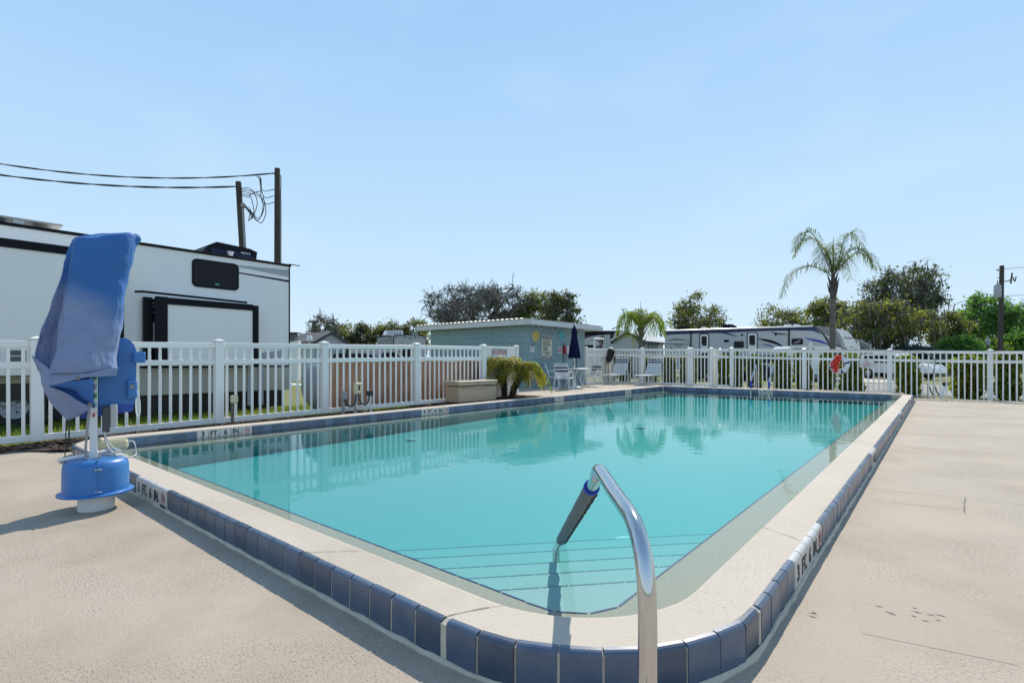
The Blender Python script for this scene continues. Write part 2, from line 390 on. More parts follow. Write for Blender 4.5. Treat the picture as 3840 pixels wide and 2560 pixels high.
# ------------------------------------------------------------------ ground, deck
def zc(x, y):
    t = min(max((y - 2) / 15, 0), 1); w = min(max((-x - .55) / 7.7, 0), 1)
    return .155 + t * (.012 + .033 * w)
XL, XR, YN, YF = -8.25, -.82, 1.6, 19.15          # water edge rectangle
OXL, OXR, OYN, OYF = -8.55, -.55, 1.345, 19.45    # outer coping rectangle
def rpath(x0, x1, y0, y1, rad, n=12):
    P = []
    cs = [(x1, y0, -1, 1, -90), (x1, y1, -1, -1, 0), (x0, y1, 1, -1, 90), (x0, y0, 1, 1, 180)]
    for (cx, cy, sx, sy, a), r in zip(cs, rad):
        for k in range(n + 1):
            an = R(a + 90 * k / n); P.append((cx + sx * r + r * math.cos(an), cy + sy * r + r * math.sin(an)))
    return P
P_in = rpath(XL, XR, YN, YF, (.63, .22, .06, .25)); P_out = rpath(OXL, OXR, OYN, OYF, (.90, .5, .3, .75))
LW = .34
P_led = rpath(XL + LW, XR - LW, YN + LW, YF - .01, (.3, .05, .05, .1))
# lower deck (near and right), upper deck (left and far)
near_mid = rpath(OXL + .12, OXR - .12, OYN + .12, OYF - .12, (.8, .4, .3, .6))
low = [(-9.3, -9), (7.5, -9), (7.5, 20.62)] + [(OXR - .12, 20.62)] + near_mid[12::-1] + [(-8.2, OYN + .12), (-9.3, OYN + .12)]
mb = MB(); mb.prism(low, -.12, 0, 'z'); deck = struct(fix(mb.build('pool_deck', m_deck)))
up = [(-8.45, 12.0), (-8.45, 19.3), (OXR - .3, 19.3), (OXR - .3, 20.75), (-8.0, 21.3), (-13, 21.6), (-13, 19.2), (-11.76, 19.2), (-11.76, 12.0)]
mb = MB(); mb.prism(up, -.1, .15, 'z'); deck2 = struct(fix(mb.build('pool_deck', m_deck)))
# ground round the pool in four sheets, cut out where the pool is
mb = MB()
for x0, x1, y0, y1, zg in ((-400, -8.4, -300, 13.9, -.14), (-400, -8.4, 13.9, 600, -.03), (-.7, 400, -300, 600, -.03), (-8.4, -.7, -300, 1.46, -.03), (-8.4, -.7, 19.3, 600, -.03)):
    mb.quad((x0, y0, zg), (x1, y0, zg), (x1, y1, zg), (x0, y1, zg))
struct(mb.build('ground', m_grass))
mb = MB(); mb.prism([(-9.3, -9), (-60, -9), (-60, 13.85), (-10.2, 13.85), (-10.0, 12.1), (-9.7, 10.9), (-9.3, 10.1)], -.16, -.12, 'z'); struct(fix(mb.build('lawn', m_grass)))
mb = MB(); mb.quad((-3.2, 22.9, -.015), (30, 21.5, -.015), (60, 45, -.015), (-3.2, 33, -.015)); mb.quad((6, 22, -.014), (8, -8, -.014), (40, -8, -.014), (40, 26, -.014)); struct(mb.build('road', m_asph))
mb = MB()
for (x0, y0, x1, y1) in ((-9, 35, -1, 43), (.5, 36.5, 9, 44)): mb.quad((x0, y0, -.02), (x1, y0, -.02), (x1, y1, -.02), (x0, y1, -.02))
mb.quad((-3.4, 21.9, -.02), (-1.0, 21.7, -.02), (-1.0, 22.8, -.02), (-3.4, 22.9, -.02)); struct(mb.build('parking_pad', m_pad))
mb = MB(); V = []; F = []
for i in range(40):
    y = -6 + 14.4 * i / 39; z = .012 + .072 * min(max((y - .6) / 2.2, 0), 1); V += [(-9.6, y, -.05), (-9.6, y, z), (-9.0 if y < 1.3 else -8.5, y, z if y >= 1.3 else .006)]
for i in range(39): F += [(3 * i, 3 * i + 3, 3 * i + 4, 3 * i + 1), (3 * i + 1, 3 * i + 4, 3 * i + 5, 3 * i + 2)]
mb.add(V, F)
mb.prism([(-8.55, 8.4), (-9.55, 8.4), (-9.9, 12.0), (-8.55, 12.0)][::-1], -.02, .13, 'z'); struct(fix(mb.build('planting_bed', m_soil)))
rng = np.random.default_rng(5)
def chips(n, fx, name, size=.03, z=.09):
    V = []; F = []
    for i in range(n):
        x, y, zz = fx(); a = rng.uniform(0, 6.3); L = size * rng.uniform(.5, 1.6); w = L * rng.uniform(.25, .5); t = rng.uniform(-.5, .5)
        c, s_ = math.cos(a) * L, math.sin(a) * L; o = len(V); h = zz + rng.uniform(0, .02)
        V += [(x - c, y - s_, h - t * L * .5), (x + s_ * w / L, y - c * w / L, h + .006), (x + c, y + s_, h + t * L * .5), (x - s_ * w / L, y + c * w / L, h - .004)]; F.append((o, o + 1, o + 2, o + 3))
    m = MB(); m.add(V, F); return m
def bedpt():
    if rng.random() < .25: y = rng.uniform(-2, 1.6); return rng.uniform(-9.45, -9.02), y, .014 + .072 * max((y - .6) / 2.2, 0)
    y = rng.uniform(1.3, 8.5); return rng.uniform(-9.35, -8.56), y, .016 + .072 * min(max((y - .6) / 2.2, 0), 1)
o = chips(6500, bedpt, 'm', .035).build('mulch', M('mulch_chips', (.07, .045, .03), .95, island=.7)); struct(o, 'stuff')
o = chips(1800, lambda: (rng.uniform(-9.6, -8.57), rng.uniform(10.1, 12), .133), 'm', .035).build('bed_mulch', bpy.data.materials['mulch_chips']); struct(o, 'stuff')
def blades(n, fx, name, h=.09):
    P = np.array([fx() for _ in range(n)]); a = rng.uniform(0, 2 * np.pi, n); H = h * rng.uniform(.5, 1.5, n); w = .012
    t = np.stack([np.cos(a), np.sin(a), 0 * a], 1); ln = rng.normal(0, .4, (n, 3)); ln[:, 2] = 1
    A = P - t * w; B = P + t * w; C = P + ln * H[:, None]
    V = np.stack([A, B, C], 1).reshape(-1, 3); m = MB(); m.v = V.tolist(); m.f = [(3 * i, 3 * i + 1, 3 * i + 2) for i in range(n)]; m.mi = [0] * n
    return m
struct(blades(20000, lambda: (rng.uniform(-13.5, -9.6), rng.uniform(-1, 10.5), -.12), 'g', .10).build('grass', m_blade), 'stuff')

# ------------------------------------------------------------------ pool shell, coping, tiles, water
mb = MB(); N = len(P_in); vo = []
for i in range(N):
    (xi, yi), (xo, yo) = P_in[i], P_out[i]; z = zc(xo, yo); zi = zc(xi, yi)
    dx, dy = xi - xo, yi - yo; L = math.hypot(dx, dy); dx /= L; dy /= L
    vo += [(xo + dx * .0025, yo + dy * .0025, -.03), (xo + dx * .004, yo + dy * .004, z - .013), (xo + dx * .036, yo + dy * .036, z), (xi - dx * .022, yi - dy * .022, zi), (xi - dx * .006, yi - dy * .006, zi - .005), (xi, yi, zi - .018), (xi - dx * .02, yi - dy * .02, zi - .03)]
fs = []; K = 7
for i in range(N):
    j = (i + 1) % N
    for k in range(K - 1): fs.append((i * K + k, j * K + k, j * K + k + 1, i * K + k + 1))
mb.add(vo, fs); mb.mi = [1 if (q % (K - 1)) == 0 else 0 for q in range(len(fs))]
coping = struct(mb.build('pool_coping', [m_coping, m_grout]))
def zfloor(y, x=-2.0): return -.37 + .21 * min(max((.77 * y - .64 * x - 3.6) / 8, 0), 1)
mb = MB(); vs = []
for i in range(N):
    (xi, yi), (xl, yl) = P_in[i], P_led[i]; z = zc(xi, yi)
    dx, dy = (xi - XL) - (XR - XL) / 2, 0
    vs += [(xi, yi, z - .02), (xi, yi, .0), (xl, yl, 0.0), (xl, yl, -.02), (xl, yl, -.62)]
fs = []; mi = []
for i in range(N):
    j = (i + 1) % N
    for k in range(4): fs.append((i * 5 + k, i * 5 + k + 1, j * 5 + k + 1, j * 5 + k)); mi.append((1, 2, 2, 0)[k])
ng = 12; base = len(vs); ys = [YN + LW, 5, YF]
GX, GY = 10, 16
for j in range(GY + 1):
    for i in range(GX + 1):
        x = XL + (XR - XL) * i / GX; y = YN + (YF + .1 - YN) * j / GY; vs.append((x, y, zfloor(y, x)))
for j in range(GY):
    for i in range(GX): q = base + j * (GX + 1) + i; fs.append((q, q + 1, q + GX + 2, q + GX + 1)); mi.append(0)
mb.add(vs, fs); mb.mi = mi
basin = struct(mb.build('pool_basin', [m_plaster, m_grout, m_ledge]))
# corner steps
nx, ny = .746, -.666
mb_n = []
for i, c in enumerate((-2.667, -2.982, -3.301, -3.663, -4.009)):
    z = -.045 - .062 * i; A = ((c - ny * 1.90) / nx, 1.90); B = (-1.12, (c - nx * -1.12) / ny); Cn = (-1.12, 1.90)
    m = MB(); m.prism([A, Cn, B], -.85, z, 'z'); fix(m.build('pool_step', m_plaster, basin))
    a = Vector((*A, z + .003)); b = Vector((*B, z + .003)); d = (b - a).normalized(); L = (b - a).length; nn = Vector((nx, ny, 0)) * .006
    m = MB(); t = .08
    while t < L - .1:
        p = a + d * t; q = a + d * min(t + .148, L); m.quad(p, q, q + nn, p + nn); t += .155
    o = m.build('step_nosing', m_trim, basin); o['kind'] = 'stuff'
def walk(path, pitch, s0=0, s1=1e9):
    """(pos, tangent) at tile centres along an open path"""
    out = []; acc = 0; nxt = pitch / 2
    for a, b in zip(path[:-1], path[1:]):
        a = Vector((*a, 0)); b = Vector((*b, 0)); L = (b - a).length
        while L > 1e-6 and nxt <= acc + L:
            out.append((a + (b - a) * ((nxt - acc) / L), (b - a).normalized())); nxt += pitch
        acc += L
    return out
m = MB()
for (p, t) in walk(P_led[-6:] + P_led[:26], .155) + walk(P_led[38:46], .155):
    nrm = Vector((-t.y, t.x, 0)); m.quad(p - t * .073 - nrm * .0 + Vector((0, 0, .003)), p + t * .073 + Vector((0, 0, .003)), p + t * .073 - nrm * .010 + Vector((0, 0, .003)), p - t * .073 - nrm * .010 + Vector((0, 0, .003)))
o = m.build('ledge_trim', m_trim, basin); o['kind'] = 'stuff'
prof = [(0, -.15), (0, -.02), (.0025, -.009), (.008, -.002), (.016, .002), (.034, .003), (.034, -.012), (.012, -.022), (.012, -.15)]
def tile_mesh(name, mat, w=.1445):
    mm = MB(); mm.prism([(y, z) for y, z in prof], -w / 2, w / 2, 'x'); me = mm.mesh(name, mat)
    o_ = bpy.data.objects.new('t', me); fix(o_); bpy.data.objects.remove(o_); return me
me_tile = tile_mesh('tile', m_tile); me_wt = tile_mesh('marker_tile', m_wtile)
mm = MB(); mm.box((0, .006, -.5), (.1455, .012, 1), .003); me_tin = mm.mesh('tile', m_tile_in)
mm = MB(); mm.box((0, .006, -.5), (.1455, .012, 1), .003); me_win = mm.mesh('marker_tile', m_wtile)
rnd = random.Random(3)
def symbol(parent, loc, s=1.0):
    mm = MB(); r = .052 * s
    oc = [(r * math.cos(R(22.5 + 45 * k)), r * math.sin(R(22.5 + 45 * k))) for k in range(8)]
    for k in range(8):
        a, b = oc[k], oc[(k + 1) % 8]; mm.quad((a[0], -.001, a[1]), (b[0], -.001, b[1]), (b[0] * .86, -.001, b[1] * .86), (a[0] * .86, -.001, a[1] * .86))
    mm.bar((-r * .62, -.001, -r * .62), (r * .62, -.001, r * .62), .0012, .008 * s)
    mm.mat(1); mm.bar((-r * .6, -.0006, r * .6), (r * .55, -.0006, -r * .5), .0012, .010 * s); mm.bar((-r * .1, -.0006, .0), (r * .6, -.0006, r * .1), .0012, .007 * s)
    return mm.build('no_diving_symbol', [m_red, m_black], parent, None, loc)
def put_tile(me, parent, p, t, z, sz=1.0, name='tile', jit=.0012):
    return inst(name, me, parent, (p.x + rnd.uniform(-jit, jit), p.y + rnd.uniform(-jit, jit), z + rnd.uniform(-jit, jit)), (rnd.uniform(-.01, .01), 0, math.atan2(t.y, t.x) + rnd.uniform(-.006, .006)), (1, 1, sz))
marks = {0: '3', 1: 'FT.', 2: '6', 3: 'IN.'}
def letters(parent, s, size=.115, z=-.082, bold=.02):
    text(parent, s, size, (0, -.0015, z), (R(90), 0, 0), m_black, 'lettering', bold, sx=.82 if len(s) > 1 else .95)
def outer_mark(words, start, tdir, zf):
    """row of marker tiles; start=(x,y) of the first tile centre, tdir=(tx,ty) left to right as read"""
    for i, w in enumerate(words):
        p = Vector((start[0] + tdir[0] * .155 * i, start[1] + tdir[1] * .155 * i, 0)); t = Vector((*tdir, 0))
        o = put_tile(me_wt, coping, p, t, zf(p.x, p.y), name='depth_marker_tile')
        if w == '*': symbol(o, (0, -.001, -.068), .95); text(o, 'NO DIVING', .024, (0, -.0015, -.134), (R(90), 0, 0), m_black, bold=.02)
        else: letters(o, w)
# outer: near side (faces -Y), starts left; corner arc; right side (faces +X)
x = -7.75; nm = 0
while x < -1.5:
    if not (-5.36 < x < -4.5):
        put_tile(me_tile, coping, Vector((x, OYN, 0)), Vector((1, 0, 0)), zc(x, OYN))
    x += .155
outer_mark(['3', 'FT.', '6', 'IN.', '*'], (-5.27, OYN), (1, 0), zc)
arc = [p for p in P_out[:13]]
for p, t in walk(arc, .1545): put_tile(me_tile, coping, p, t, zc(p.x, p.y))
y = 2.32; rm = []
right_marks = {2.96: ['3', 'FT.', '6', 'IN.', '*'], 6.9: ['4', 'FT.', '*'], 12.3: ['5', 'FT.', '*'], 17.0: ['6', 'FT.', '*']}
while y < 18.9:
    for k, wds in right_marks.items():
        if abs(y + .078 - k) < .0775 + .001 and k not in rm:
            outer_mark(wds, (OXR, y), (0, 1), zc); rm.append(k); y += .155 * len(wds)
    put_tile(me_tile, coping, Vector((OXR, y, 0)), Vector((0, 1, 0)), zc(OXR, y)); y += .155
for p, t in walk(P_out[13:26], .155): put_tile(me_tile, coping, p, t, zc(p.x, p.y))
for p, t in walk(P_out[39:52], .155): put_tile(me_tile, coping, p, t, zc(p.x, p.y))
# inner waterline tiles: left wall faces +X, far wall faces -Y
def inner_row(p0, t, n, marksd):
    i = 0
    while i < n:
        for k, wds in marksd.items():
            if i == k:
                for w in wds:
                    p = p0 + t * (.155 * i); z = zc(p.x, p.y) - .02
                    o = put_tile(me_win, basin, p, t, z, z + .03, 'depth_marker_tile')
                    hz = (z - .045) / (z + .03)
                    if w == '*': s_ = symbol(o, (0, -.001, -hz * .5), .9); s_.scale = (1, 1, 1 / (z + .03))
                    else:
                        text(o, w, .112, (0, -.0015, -hz * .53), (R(90), 0, 0), m_black, 'lettering', .02, sx=.82 if len(w) > 1 else .95); o.children[-1].scale = (.82 if len(w) > 1 else .95, 1 / (z + .03), 1)
                    i += 1
        p = p0 + t * (.155 * i); z = zc(p.x, p.y) - .02
        put_tile(me_tin, basin, p, t, z, z + .03); i += 1
inner_row(Vector((XL + .013, 1.95, 0)), Vector((0, 1, 0)), 111, {6: ['3', 'FT.', '6', 'IN.', '*'], 33: ['4', 'FT.', '6', 'IN.', '*'], 64: ['5', 'FT.', '*'], 91: ['6', 'FT.', '*']})
inner_row(Vector((XL + .11, YF - .013, 0)), Vector((1, 0, 0)), 46, {22: ['6', 'FT.', '*']})
# water: a closed body so that depth tints it
mb = MB(); grow = [(x + (x - (XL + XR) / 2) * .0006, y + (y - 10) * .0004) for x, y in P_in]; mb.prism(grow, -1.6, .045, 'z')
struct(fix(mb.build('water', m_water)))
# wall fittings: deck-level main drains
for x, y in ((-2.0, 3.9), (-4.6, 9.6), (-7.1, 5.8), (-6.9, 12.5)):
    mm = MB(); z = zfloor(y, x) + .01; mm.lathe([(0, .012), (.09, .012), (.1, 0)], 20); mm.build('drain_cover', m_whitepaint, basin, 40, (x, y, z))
# deck wear: patches, cracks, a leaf
def strip(pts, w, z, name, parent, mat=m_crack):
    mm = MB(); pts = [Vector((*p, z)) for p in pts]
    P = []
    for a, b in zip(pts[:-1], pts[1:]):
        n = max(2, int((b - a).length / .05))
        for k in range(n): P.append(a + (b - a) * k / n + Vector((rnd.uniform(-1, 1), rnd.uniform(-1, 1), 0)) * .008)
    P.append(pts[-1])
    for a, b in zip(P[:-1], P[1:]):
        d = (b - a).normalized(); q = Vector((-d.y, d.x, 0)); w0 = w * rnd.uniform(.4, 1.1)
        mm.quad(a - q * w0, b - q * w0, b + q * w0, a + q * w0)
    o = mm.build(name, mat, parent); return o
strip([(-.46, 5.6), (.15, 5.75)], .0025, .004, 'crack', deck); strip([(.15, 5.2), (.17, 5.8)], .004, .004, 'crack', deck)
strip([(.2, 5.75), (.9, 5.78), (1.6, 5.95), (2.4, 6.1)], .002, .004, 'crack', deck)
strip([(1.62, 6.05), (1.5, 7.6), (1.62, 9.0)], .009, .005, 'crack', deck); strip([(1.62, 9.0), (4.5, 9.2)], .010, .005, 'crack', deck)
strip([(-7.6, -.35), (-5.8, .05), (-4.4, .1)], .003, .004, 'crack', deck)
strip([(-2.55, 1.36), (-2.3, 1.6)], .0022, zc(-2, 1.4) + .003, 'crack', coping); strip([(-1.48, 1.36), (-1.44, 1.48), (-1.36, 1.6)], .003, zc(-1.4, 1.4) + .003, 'crack', coping)
strip([(-.83, 3.35), (-.56, 3.2)], .002, zc(-.7, 3) + .003, 'crack', coping); strip([(-.83, 9.35), (-.56, 9.2)], .003, zc(-.7, 9) + .003, 'crack', coping)
m_patch = deckmat('patch_concrete', (.41, .347, .275), (.37, .31, .24), (.2, .165, .13), .4)
mm = MB(); mm.prism([(-.25, 2.62), (.23, 2.72), (.12, 3.35), (-.38, 3.25)], 0, .0012, 'z'); mm.build('concrete_patch', m_patch, deck)
mm = MB(); mm.prism([(-.3, 5.2), (.15, 5.3), (.15, 5.8), (-.3, 5.68)], 0, .0012, 'z'); mm.build('concrete_patch', m_patch, deck)
mm = MB()
for k in range(10):
    a = (rnd.uniform(-.24, .02), rnd.uniform(2.9, 3.05)); L = rnd.uniform(.01, .024); mm.quad((a[0] - L, a[1], .003), (a[0], a[1] - .003, .003), (a[0] + L, a[1] + .002, .003), (a[0], a[1] + .006, .003))
o = mm.build('chipped_marks', m_crack, deck); o['kind'] = 'stuff'
mm = MB(); mm.quad((-.04, 0, .002), (0, -.016, .012), (.045, .004, .004), (.002, .02, .015)); mm.quad((.0, 0, .01), (.02, .03, .012), (.01, .045, .006), (-.012, .02, .014))
tag(mm.build('fallen_leaf', M('dry_leaf', (.14, .035, .02), .7), loc=(1.02, 2.8, .002)), 'small dry red brown leaf lying alone on the deck right of the pool', 'leaf')
mm = MB(); mm.quad((-.018, -.004, .002), (.002, -.007, .012), (.02, .006, .004), (.004, .008, .014))
tag(mm.build('fallen_leaf', M('dark_dry_leaf', (.05, .03, .02), .7), loc=(-.44, 2.66, .002)), 'curled dark dry leaf at the foot of the right kerb tiles', 'leaf')
# uneven mortar bead at the foot of the kerb
mm = MB(); P = [p for p in P_out[45:52]] + P_out[:14]; bead = []
for a, b in zip(P[:-1], P[1:]):
    a = Vector((*a, 0)); b = Vector((*b, 0)); n = max(1, int((b - a).length / .06))
    for k in range(n): bead.append(a + (b - a) * k / n)
out = []
for i, p in enumerate(bead):
    t = (bead[min(i + 1, len(bead) - 1)] - bead[max(i - 1, 0)]).normalized(); out.append(p + Vector((t.y, -t.x, 0)) * rnd.uniform(-.002, .006))
mm.tube(out, [.016 * rnd.uniform(.7, 1.25) for _ in out], 6); mm.build('mortar_bead', m_grout, coping, 60)

# ------------------------------------------------------------------ handrail at the corner steps
def smooth_path(p, n=8): return bez(p, n)
hr = thing('pool_handrail', 'bent polished steel handrail with grey sleeve standing at the corner steps', 'handrail', (-.575, 1.237, 0))
dv = Vector((-1.215, 1.393, 0))
pr = [(0, 0), (0, .25), (0, .46), (.004, .56), (.022, .635), (.055, .683), (.1, .705), (.2, .717), (.30, .733), (.335, .737), (.358, .727), (.378, .70), (.41, .655), (1.0, .05), (1.12, -.075), (1.15, -.12), (1.15, -.30)]
P = smooth_path([(dv.x * t, dv.y * t, z) for t, z in pr], 6)
mb = MB(); mb.tube(P, .0245, 20); mb.build('rail_tube', m_chrome, hr, 60)
a = Vector((dv.x * .435, dv.y * .435, .629)); b = Vector((dv.x * 1.0, dv.y * 1.0, .05))
d = (b - a)
mb = MB(); mb.tube([a + d * k / 14 for k in range(15)], [.0305 + .0008 * math.sin(k * 2.1) for k in range(15)], 18); mb.build('rail_sleeve', m_sleeve, hr, 60)
mb = MB(); mb.tube([a - d.normalized() * .012, a + d.normalized() * .008], .033, 18); mb.build('sleeve_ring', m_bluegrip, hr, 40)
dn = Vector((.42, .36, -.83)); dn = (dn - d.normalized() * dn.dot(d.normalized())).normalized(); sd = d.normalized().cross(dn)
mb = MB()
for k in range(22):
    p = a + d * (.03 + .043 * k) + dn * .030; s_ = 1 if k % 2 else -1
    mb.tube([p + sd * .012 * s_, p + dn * .004, p - sd * .012 * s_ + d * .043], .0048, 5)
mb.build('sleeve_lacing', m_blk, hr, 60)
mb = MB(); mb.lathe([(.0255, .018), (.05, .014), (.055, 0)], 24); mb.build('base_flange', m_chrome, hr, 40, (0, 0, .001))

# ------------------------------------------------------------------ ladder on the far wall
lad = thing('pool_ladder', 'pair of curved steel ladder rails with blue grips at the far wall', 'ladder', (-4.72, 19.15, 0))
zd = .17
for s_ in (0, .58):
    x0 = s_ - .29
    P = smooth_path([(x0, .56, zd), (x0, .56, .6), (x0, .55, .9), (x0, .50, 1.0), (x0, .43, .99), (x0, .30, .87), (x0, .0, .60), (x0, -.12, .48), (x0, -.16, .36), (x0, -.16, .1), (x0, -.16, -.9)], 6)
    mb = MB(); mb.tube(P, .024, 12); rail = mb.build('ladder_rail', m_chrome, lad, 60)
    mb = MB(); mb.tube([(x0, -.125, .46), (x0, -.158, .38), (x0, -.16, .24)], .034, 12); mb.build('blue_grip', m_bluegrip, rail, 40)
    mb = MB(); mb.tube([(x0, .56, .36), (x0, -.15, .33)], .016, 8); mb.build('brace_bar', m_chrome, rail, 40)
for z in (-.1, -.4, -.7):
    mb = MB(); mb.box((0, -.16, z), (.56, .09, .025), .006); mb.build('ladder_step', m_whitepaint, lad)

# ------------------------------------------------------------------ fences
m_stain = M('soil_stained_vinyl', (.72, .69, .62), .5)
mb = MB(); mb.box((0, 0, .5), (.038, .022, 1), .003); me_pick = mb.mesh('picket', m_white)
mb = MB(); mb.box((0, 0, .5), (.130, .130, 1), .006); me_post = mb.mesh('post', m_white)
mb = MB(); mb.box((0, 0, .012), (.15, .15, .024), .005); mb.add([(-.07, -.07, .024), (.07, -.07, .024), (.07, .07, .024), (-.07, .07, .024), (0, 0, .05)], [(0, 1, 4), (1, 2, 4), (2, 3, 4), (3, 0, 4)]); me_cap = mb.mesh('post_cap', m_white)
def post(parent, x, y, zb, zt, rz, nm='post'):
    o = inst(nm, me_post, parent, (x, y, zb), (rnd.uniform(-.004, .004), rnd.uniform(-.004, .004), rz), (1, 1, zt - zb - .05)); c = inst('post_cap', me_cap, o, (0, 0, 1), None, (1, 1, 1 / (zt - zb - .05))); return o
def fence(label, posts, pitch=.139, group=None, name='picket_fence', bottom=True, skip_posts=(), bot=.09, cat='fence'):
    """posts: (x,y,zb,zt) in world; rails and pickets between neighbours"""
    x0, y0 = posts[0][:2]; f = thing(name, label, cat, (x0, y0, 0), 0, group)
    for i, (x, y, zb, zt) in enumerate(posts):
        q = posts[min(i + 1, len(posts) - 1)] if i < len(posts) - 1 else posts[i]; pq = posts[i - 1] if i == len(posts) - 1 else posts[i]
        rz = math.atan2(q[1] - pq[1], q[0] - pq[0])
        if i not in skip_posts: post(f, x - x0, y - y0, zb, zt, rz)
    for (xa, ya, ba, ta), (xb, yb, bb, tb) in zip(posts[:-1], posts[1:]):
        a = Vector((xa - x0, ya - y0, 0)); b = Vector((xb - x0, yb - y0, 0)); L = (b - a).length; u = (b - a) / L; rz = math.atan2(u.y, u.x)
        a2 = a + u * .06; b2 = b - u * .06
        for nm, fz, h in (('top_rail', lambda zb, zt: zt - .108, .088), ('mid_rail', lambda zb, zt: zt - .385, .085), ('bottom_rail', lambda zb, zt: zb + .045, bot)):
            if nm == 'bottom_rail' and not bottom: continue
            m_ = MB(); m_.bar(a2 + Vector((0, 0, fz(ba, ta))), b2 + Vector((0, 0, fz(bb, tb))), .05, h, .005); m_.build(nm, m_white, f)
        n = max(1, int((L - .13) / pitch)); g = (L - .13) / (n + 0.0)
        for k in range(n):
            s = (.065 + g * (k + .5)) / L; zb = ba + (bb - ba) * s; zt = ta + (tb - ta) * s; p = a + u * (L * s)
            lo = zb + (.05 if bottom else -.02); inst('picket', me_pick, f, (p.x + rnd.uniform(-.002, .002), p.y + rnd.uniform(-.002, .002), lo), (rnd.uniform(-.004, .004), rnd.uniform(-.004, .004), rz + rnd.uniform(-.02, .02)), (1, 1, zt - .12 - lo))
    return f
FX = -9.35
LF = [(FX, -1.15, .05, 1.46), (FX, 1.24, .08, 1.492), (FX, 3.51, .11, 1.53), (FX, 5.45, .13, 1.556), (FX, 7.77, .145, 1.592), (FX, 10.06, .16, 1.612)]
fence('white picket fence along the planting bed, in front of the big white trailer', LF)
FF = [(-11.75, 21.35, .15, 1.81), (-10.15, 21.3, .15, 1.775), (-8.0, 21.2, .15, 1.737)]
fence('white picket fence behind the two lounge chairs, with yellowed foot at its corner', FF, bottom=True)
fence('white picket gate with twin posts between the loungers and the pool ladder', [(-7.92, 21.19, .15, 1.735), (-7.06, 21.12, .15, 1.72)], name='picket_gate', cat='gate')
FR = [(-6.25, 21.05, .14, 1.706), (-3.72, 20.98, .12, 1.631), (-1.24, 20.93, .06, 1.575), (1.18, 20.86, -.02, 1.524), (3.6, 20.8, -.04, 1.50), (6.0, 20.74, -.05, 1.48)]
fence('white picket fence behind the far pool wall, hung with life ring and rescue sign', FR, bottom=False)
fence('short white picket return running away from pool beside the gate', [(-7.0, 21.2, .14, 1.72), (-7.35, 23.1, .14, 1.72)], .12, skip_posts=(0,))
fence('short white picket piece joining the gate return and the ladder fence', [(-6.98, 21.1, .14, 1.72), (-6.32, 21.06, .14, 1.708)], .15, skip_posts=(0, 1))
fence('white picket gate between the blue block building and the fence corner', [(-11.78, 19.2, .15, 1.80), (-11.76, 21.22, .15, 1.81)], .125, name='picket_gate', skip_posts=(1,), cat='gate')
# solid privacy panel between fence end and building
a = Vector((-9.50, 10.12, 0)); b = Vector((-9.93, 12.15, 0)); u = (b - a).normalized()
pp = thing('privacy_fence', 'solid white vinyl fence panel carrying the NO LIFEGUARD sign', 'fence panel', a)
L = (b - a).length; rz = math.atan2(u.y, u.x)
mb = MB(); mb.bar((0, 0, .86), (b - a) + Vector((0, 0, .86)), .045, 1.35, .004); mb.build('panel', m_white, pp)
mb = MB(); mb.bar((0, 0, 1.53), (b - a) + Vector((0, 0, 1.56)), .06, .07, .006); mb.build('top_rail', m_white, pp)
post(pp, u.x * L, u.y * L, .14, 1.65, rz); pass
nrm = Vector((-u.y, u.x, 0)) if Vector((-u.y, u.x, 0)).dot(Vector((1, 0, 0))) > 0 else Vector((u.y, -u.x, 0))
sg = thing('warning_sign', 'white NO LIFEGUARD sign in black frame on the solid white panel behind the small palm', 'sign', a + u * 1.0 + nrm * .028 + Vector((0, 0, 1.18)), math.atan2(nrm.y, nrm.x) + R(90))
mb = MB(); mb.prism(rrect(-.45, -.34, .45, .34, .05), -.004, .004, 'y'); mb.build('sign_plate', m_signw, sg)
mb = MB(); o_ = rrect(-.43, -.32, .43, .32, .05); i_ = rrect(-.41, -.30, .41, .30, .04)
for k in range(len(o_)):
    j = (k + 1) % len(o_); mb.quad((o_[k][0], -.0055, o_[k][1]), (o_[j][0], -.0055, o_[j][1]), (i_[j][0], -.0055, i_[j][1]), (i_[k][0], -.0055, i_[k][1]))
mb.build('sign_border', m_black, sg)
text(sg, 'NO LIFEGUARD', .15, (0, -.006, .225), (R(90), 0, 0), m_red, bold=.015, sx=.78); text(sg, 'ON DUTY', .15, (0, -.006, .03), (R(90), 0, 0), m_black, bold=.015, sx=.8)

# ------------------------------------------------------------------ pool lift and its cover
LX, LY = -5.08, 1.03
LROT = math.atan2(LY, LX) - R(90)
lift = thing('pool_lift', 'blue pool lift on round plastic base with white mast and blue seat', 'pool lift', (LX, LY, 0), LROT)
mb = MB(); mb.lathe([(.145, 0), (.145, .125), (0, .125)], 32); mb.build('pedestal', m_whitepaint, lift, 40)
mb = MB(); mb.lathe([(.30, .128), (.302, .140), (.262, .150), (.258, .33), (.25, .365), (.225, .388), (.18, .395), (0, .398)], 48); dome = mb.build('base_cover', m_liftblue, lift, 35)
mb = MB(); mb.box((.012, -.262, .255), (.012, .018, .22), .004); mb.box((.012, -.2, .397), (.012, .12, .012), .003); mb.build('seam_flange', m_liftblue, dome)
for z in (.335, .165):
    mb = MB(); mb.tube([(-.012, -.265, z), (.045, -.265, z)], .006, 8); mb.tube([(.022, -.265, z), (.030, -.265, z)], .011, 8); mb.build('bolt', m_chrome, dome)
mb = MB(); mb.box((-.02, 0, .78), (.062, .062, .80), .005); mb.build('mast', m_whitepaint, lift)
cols = [(.16, .40, .12), (.25, .48, .62), (.16, .40, .12), (.25, .48, .62), (.7, .6, .62)]
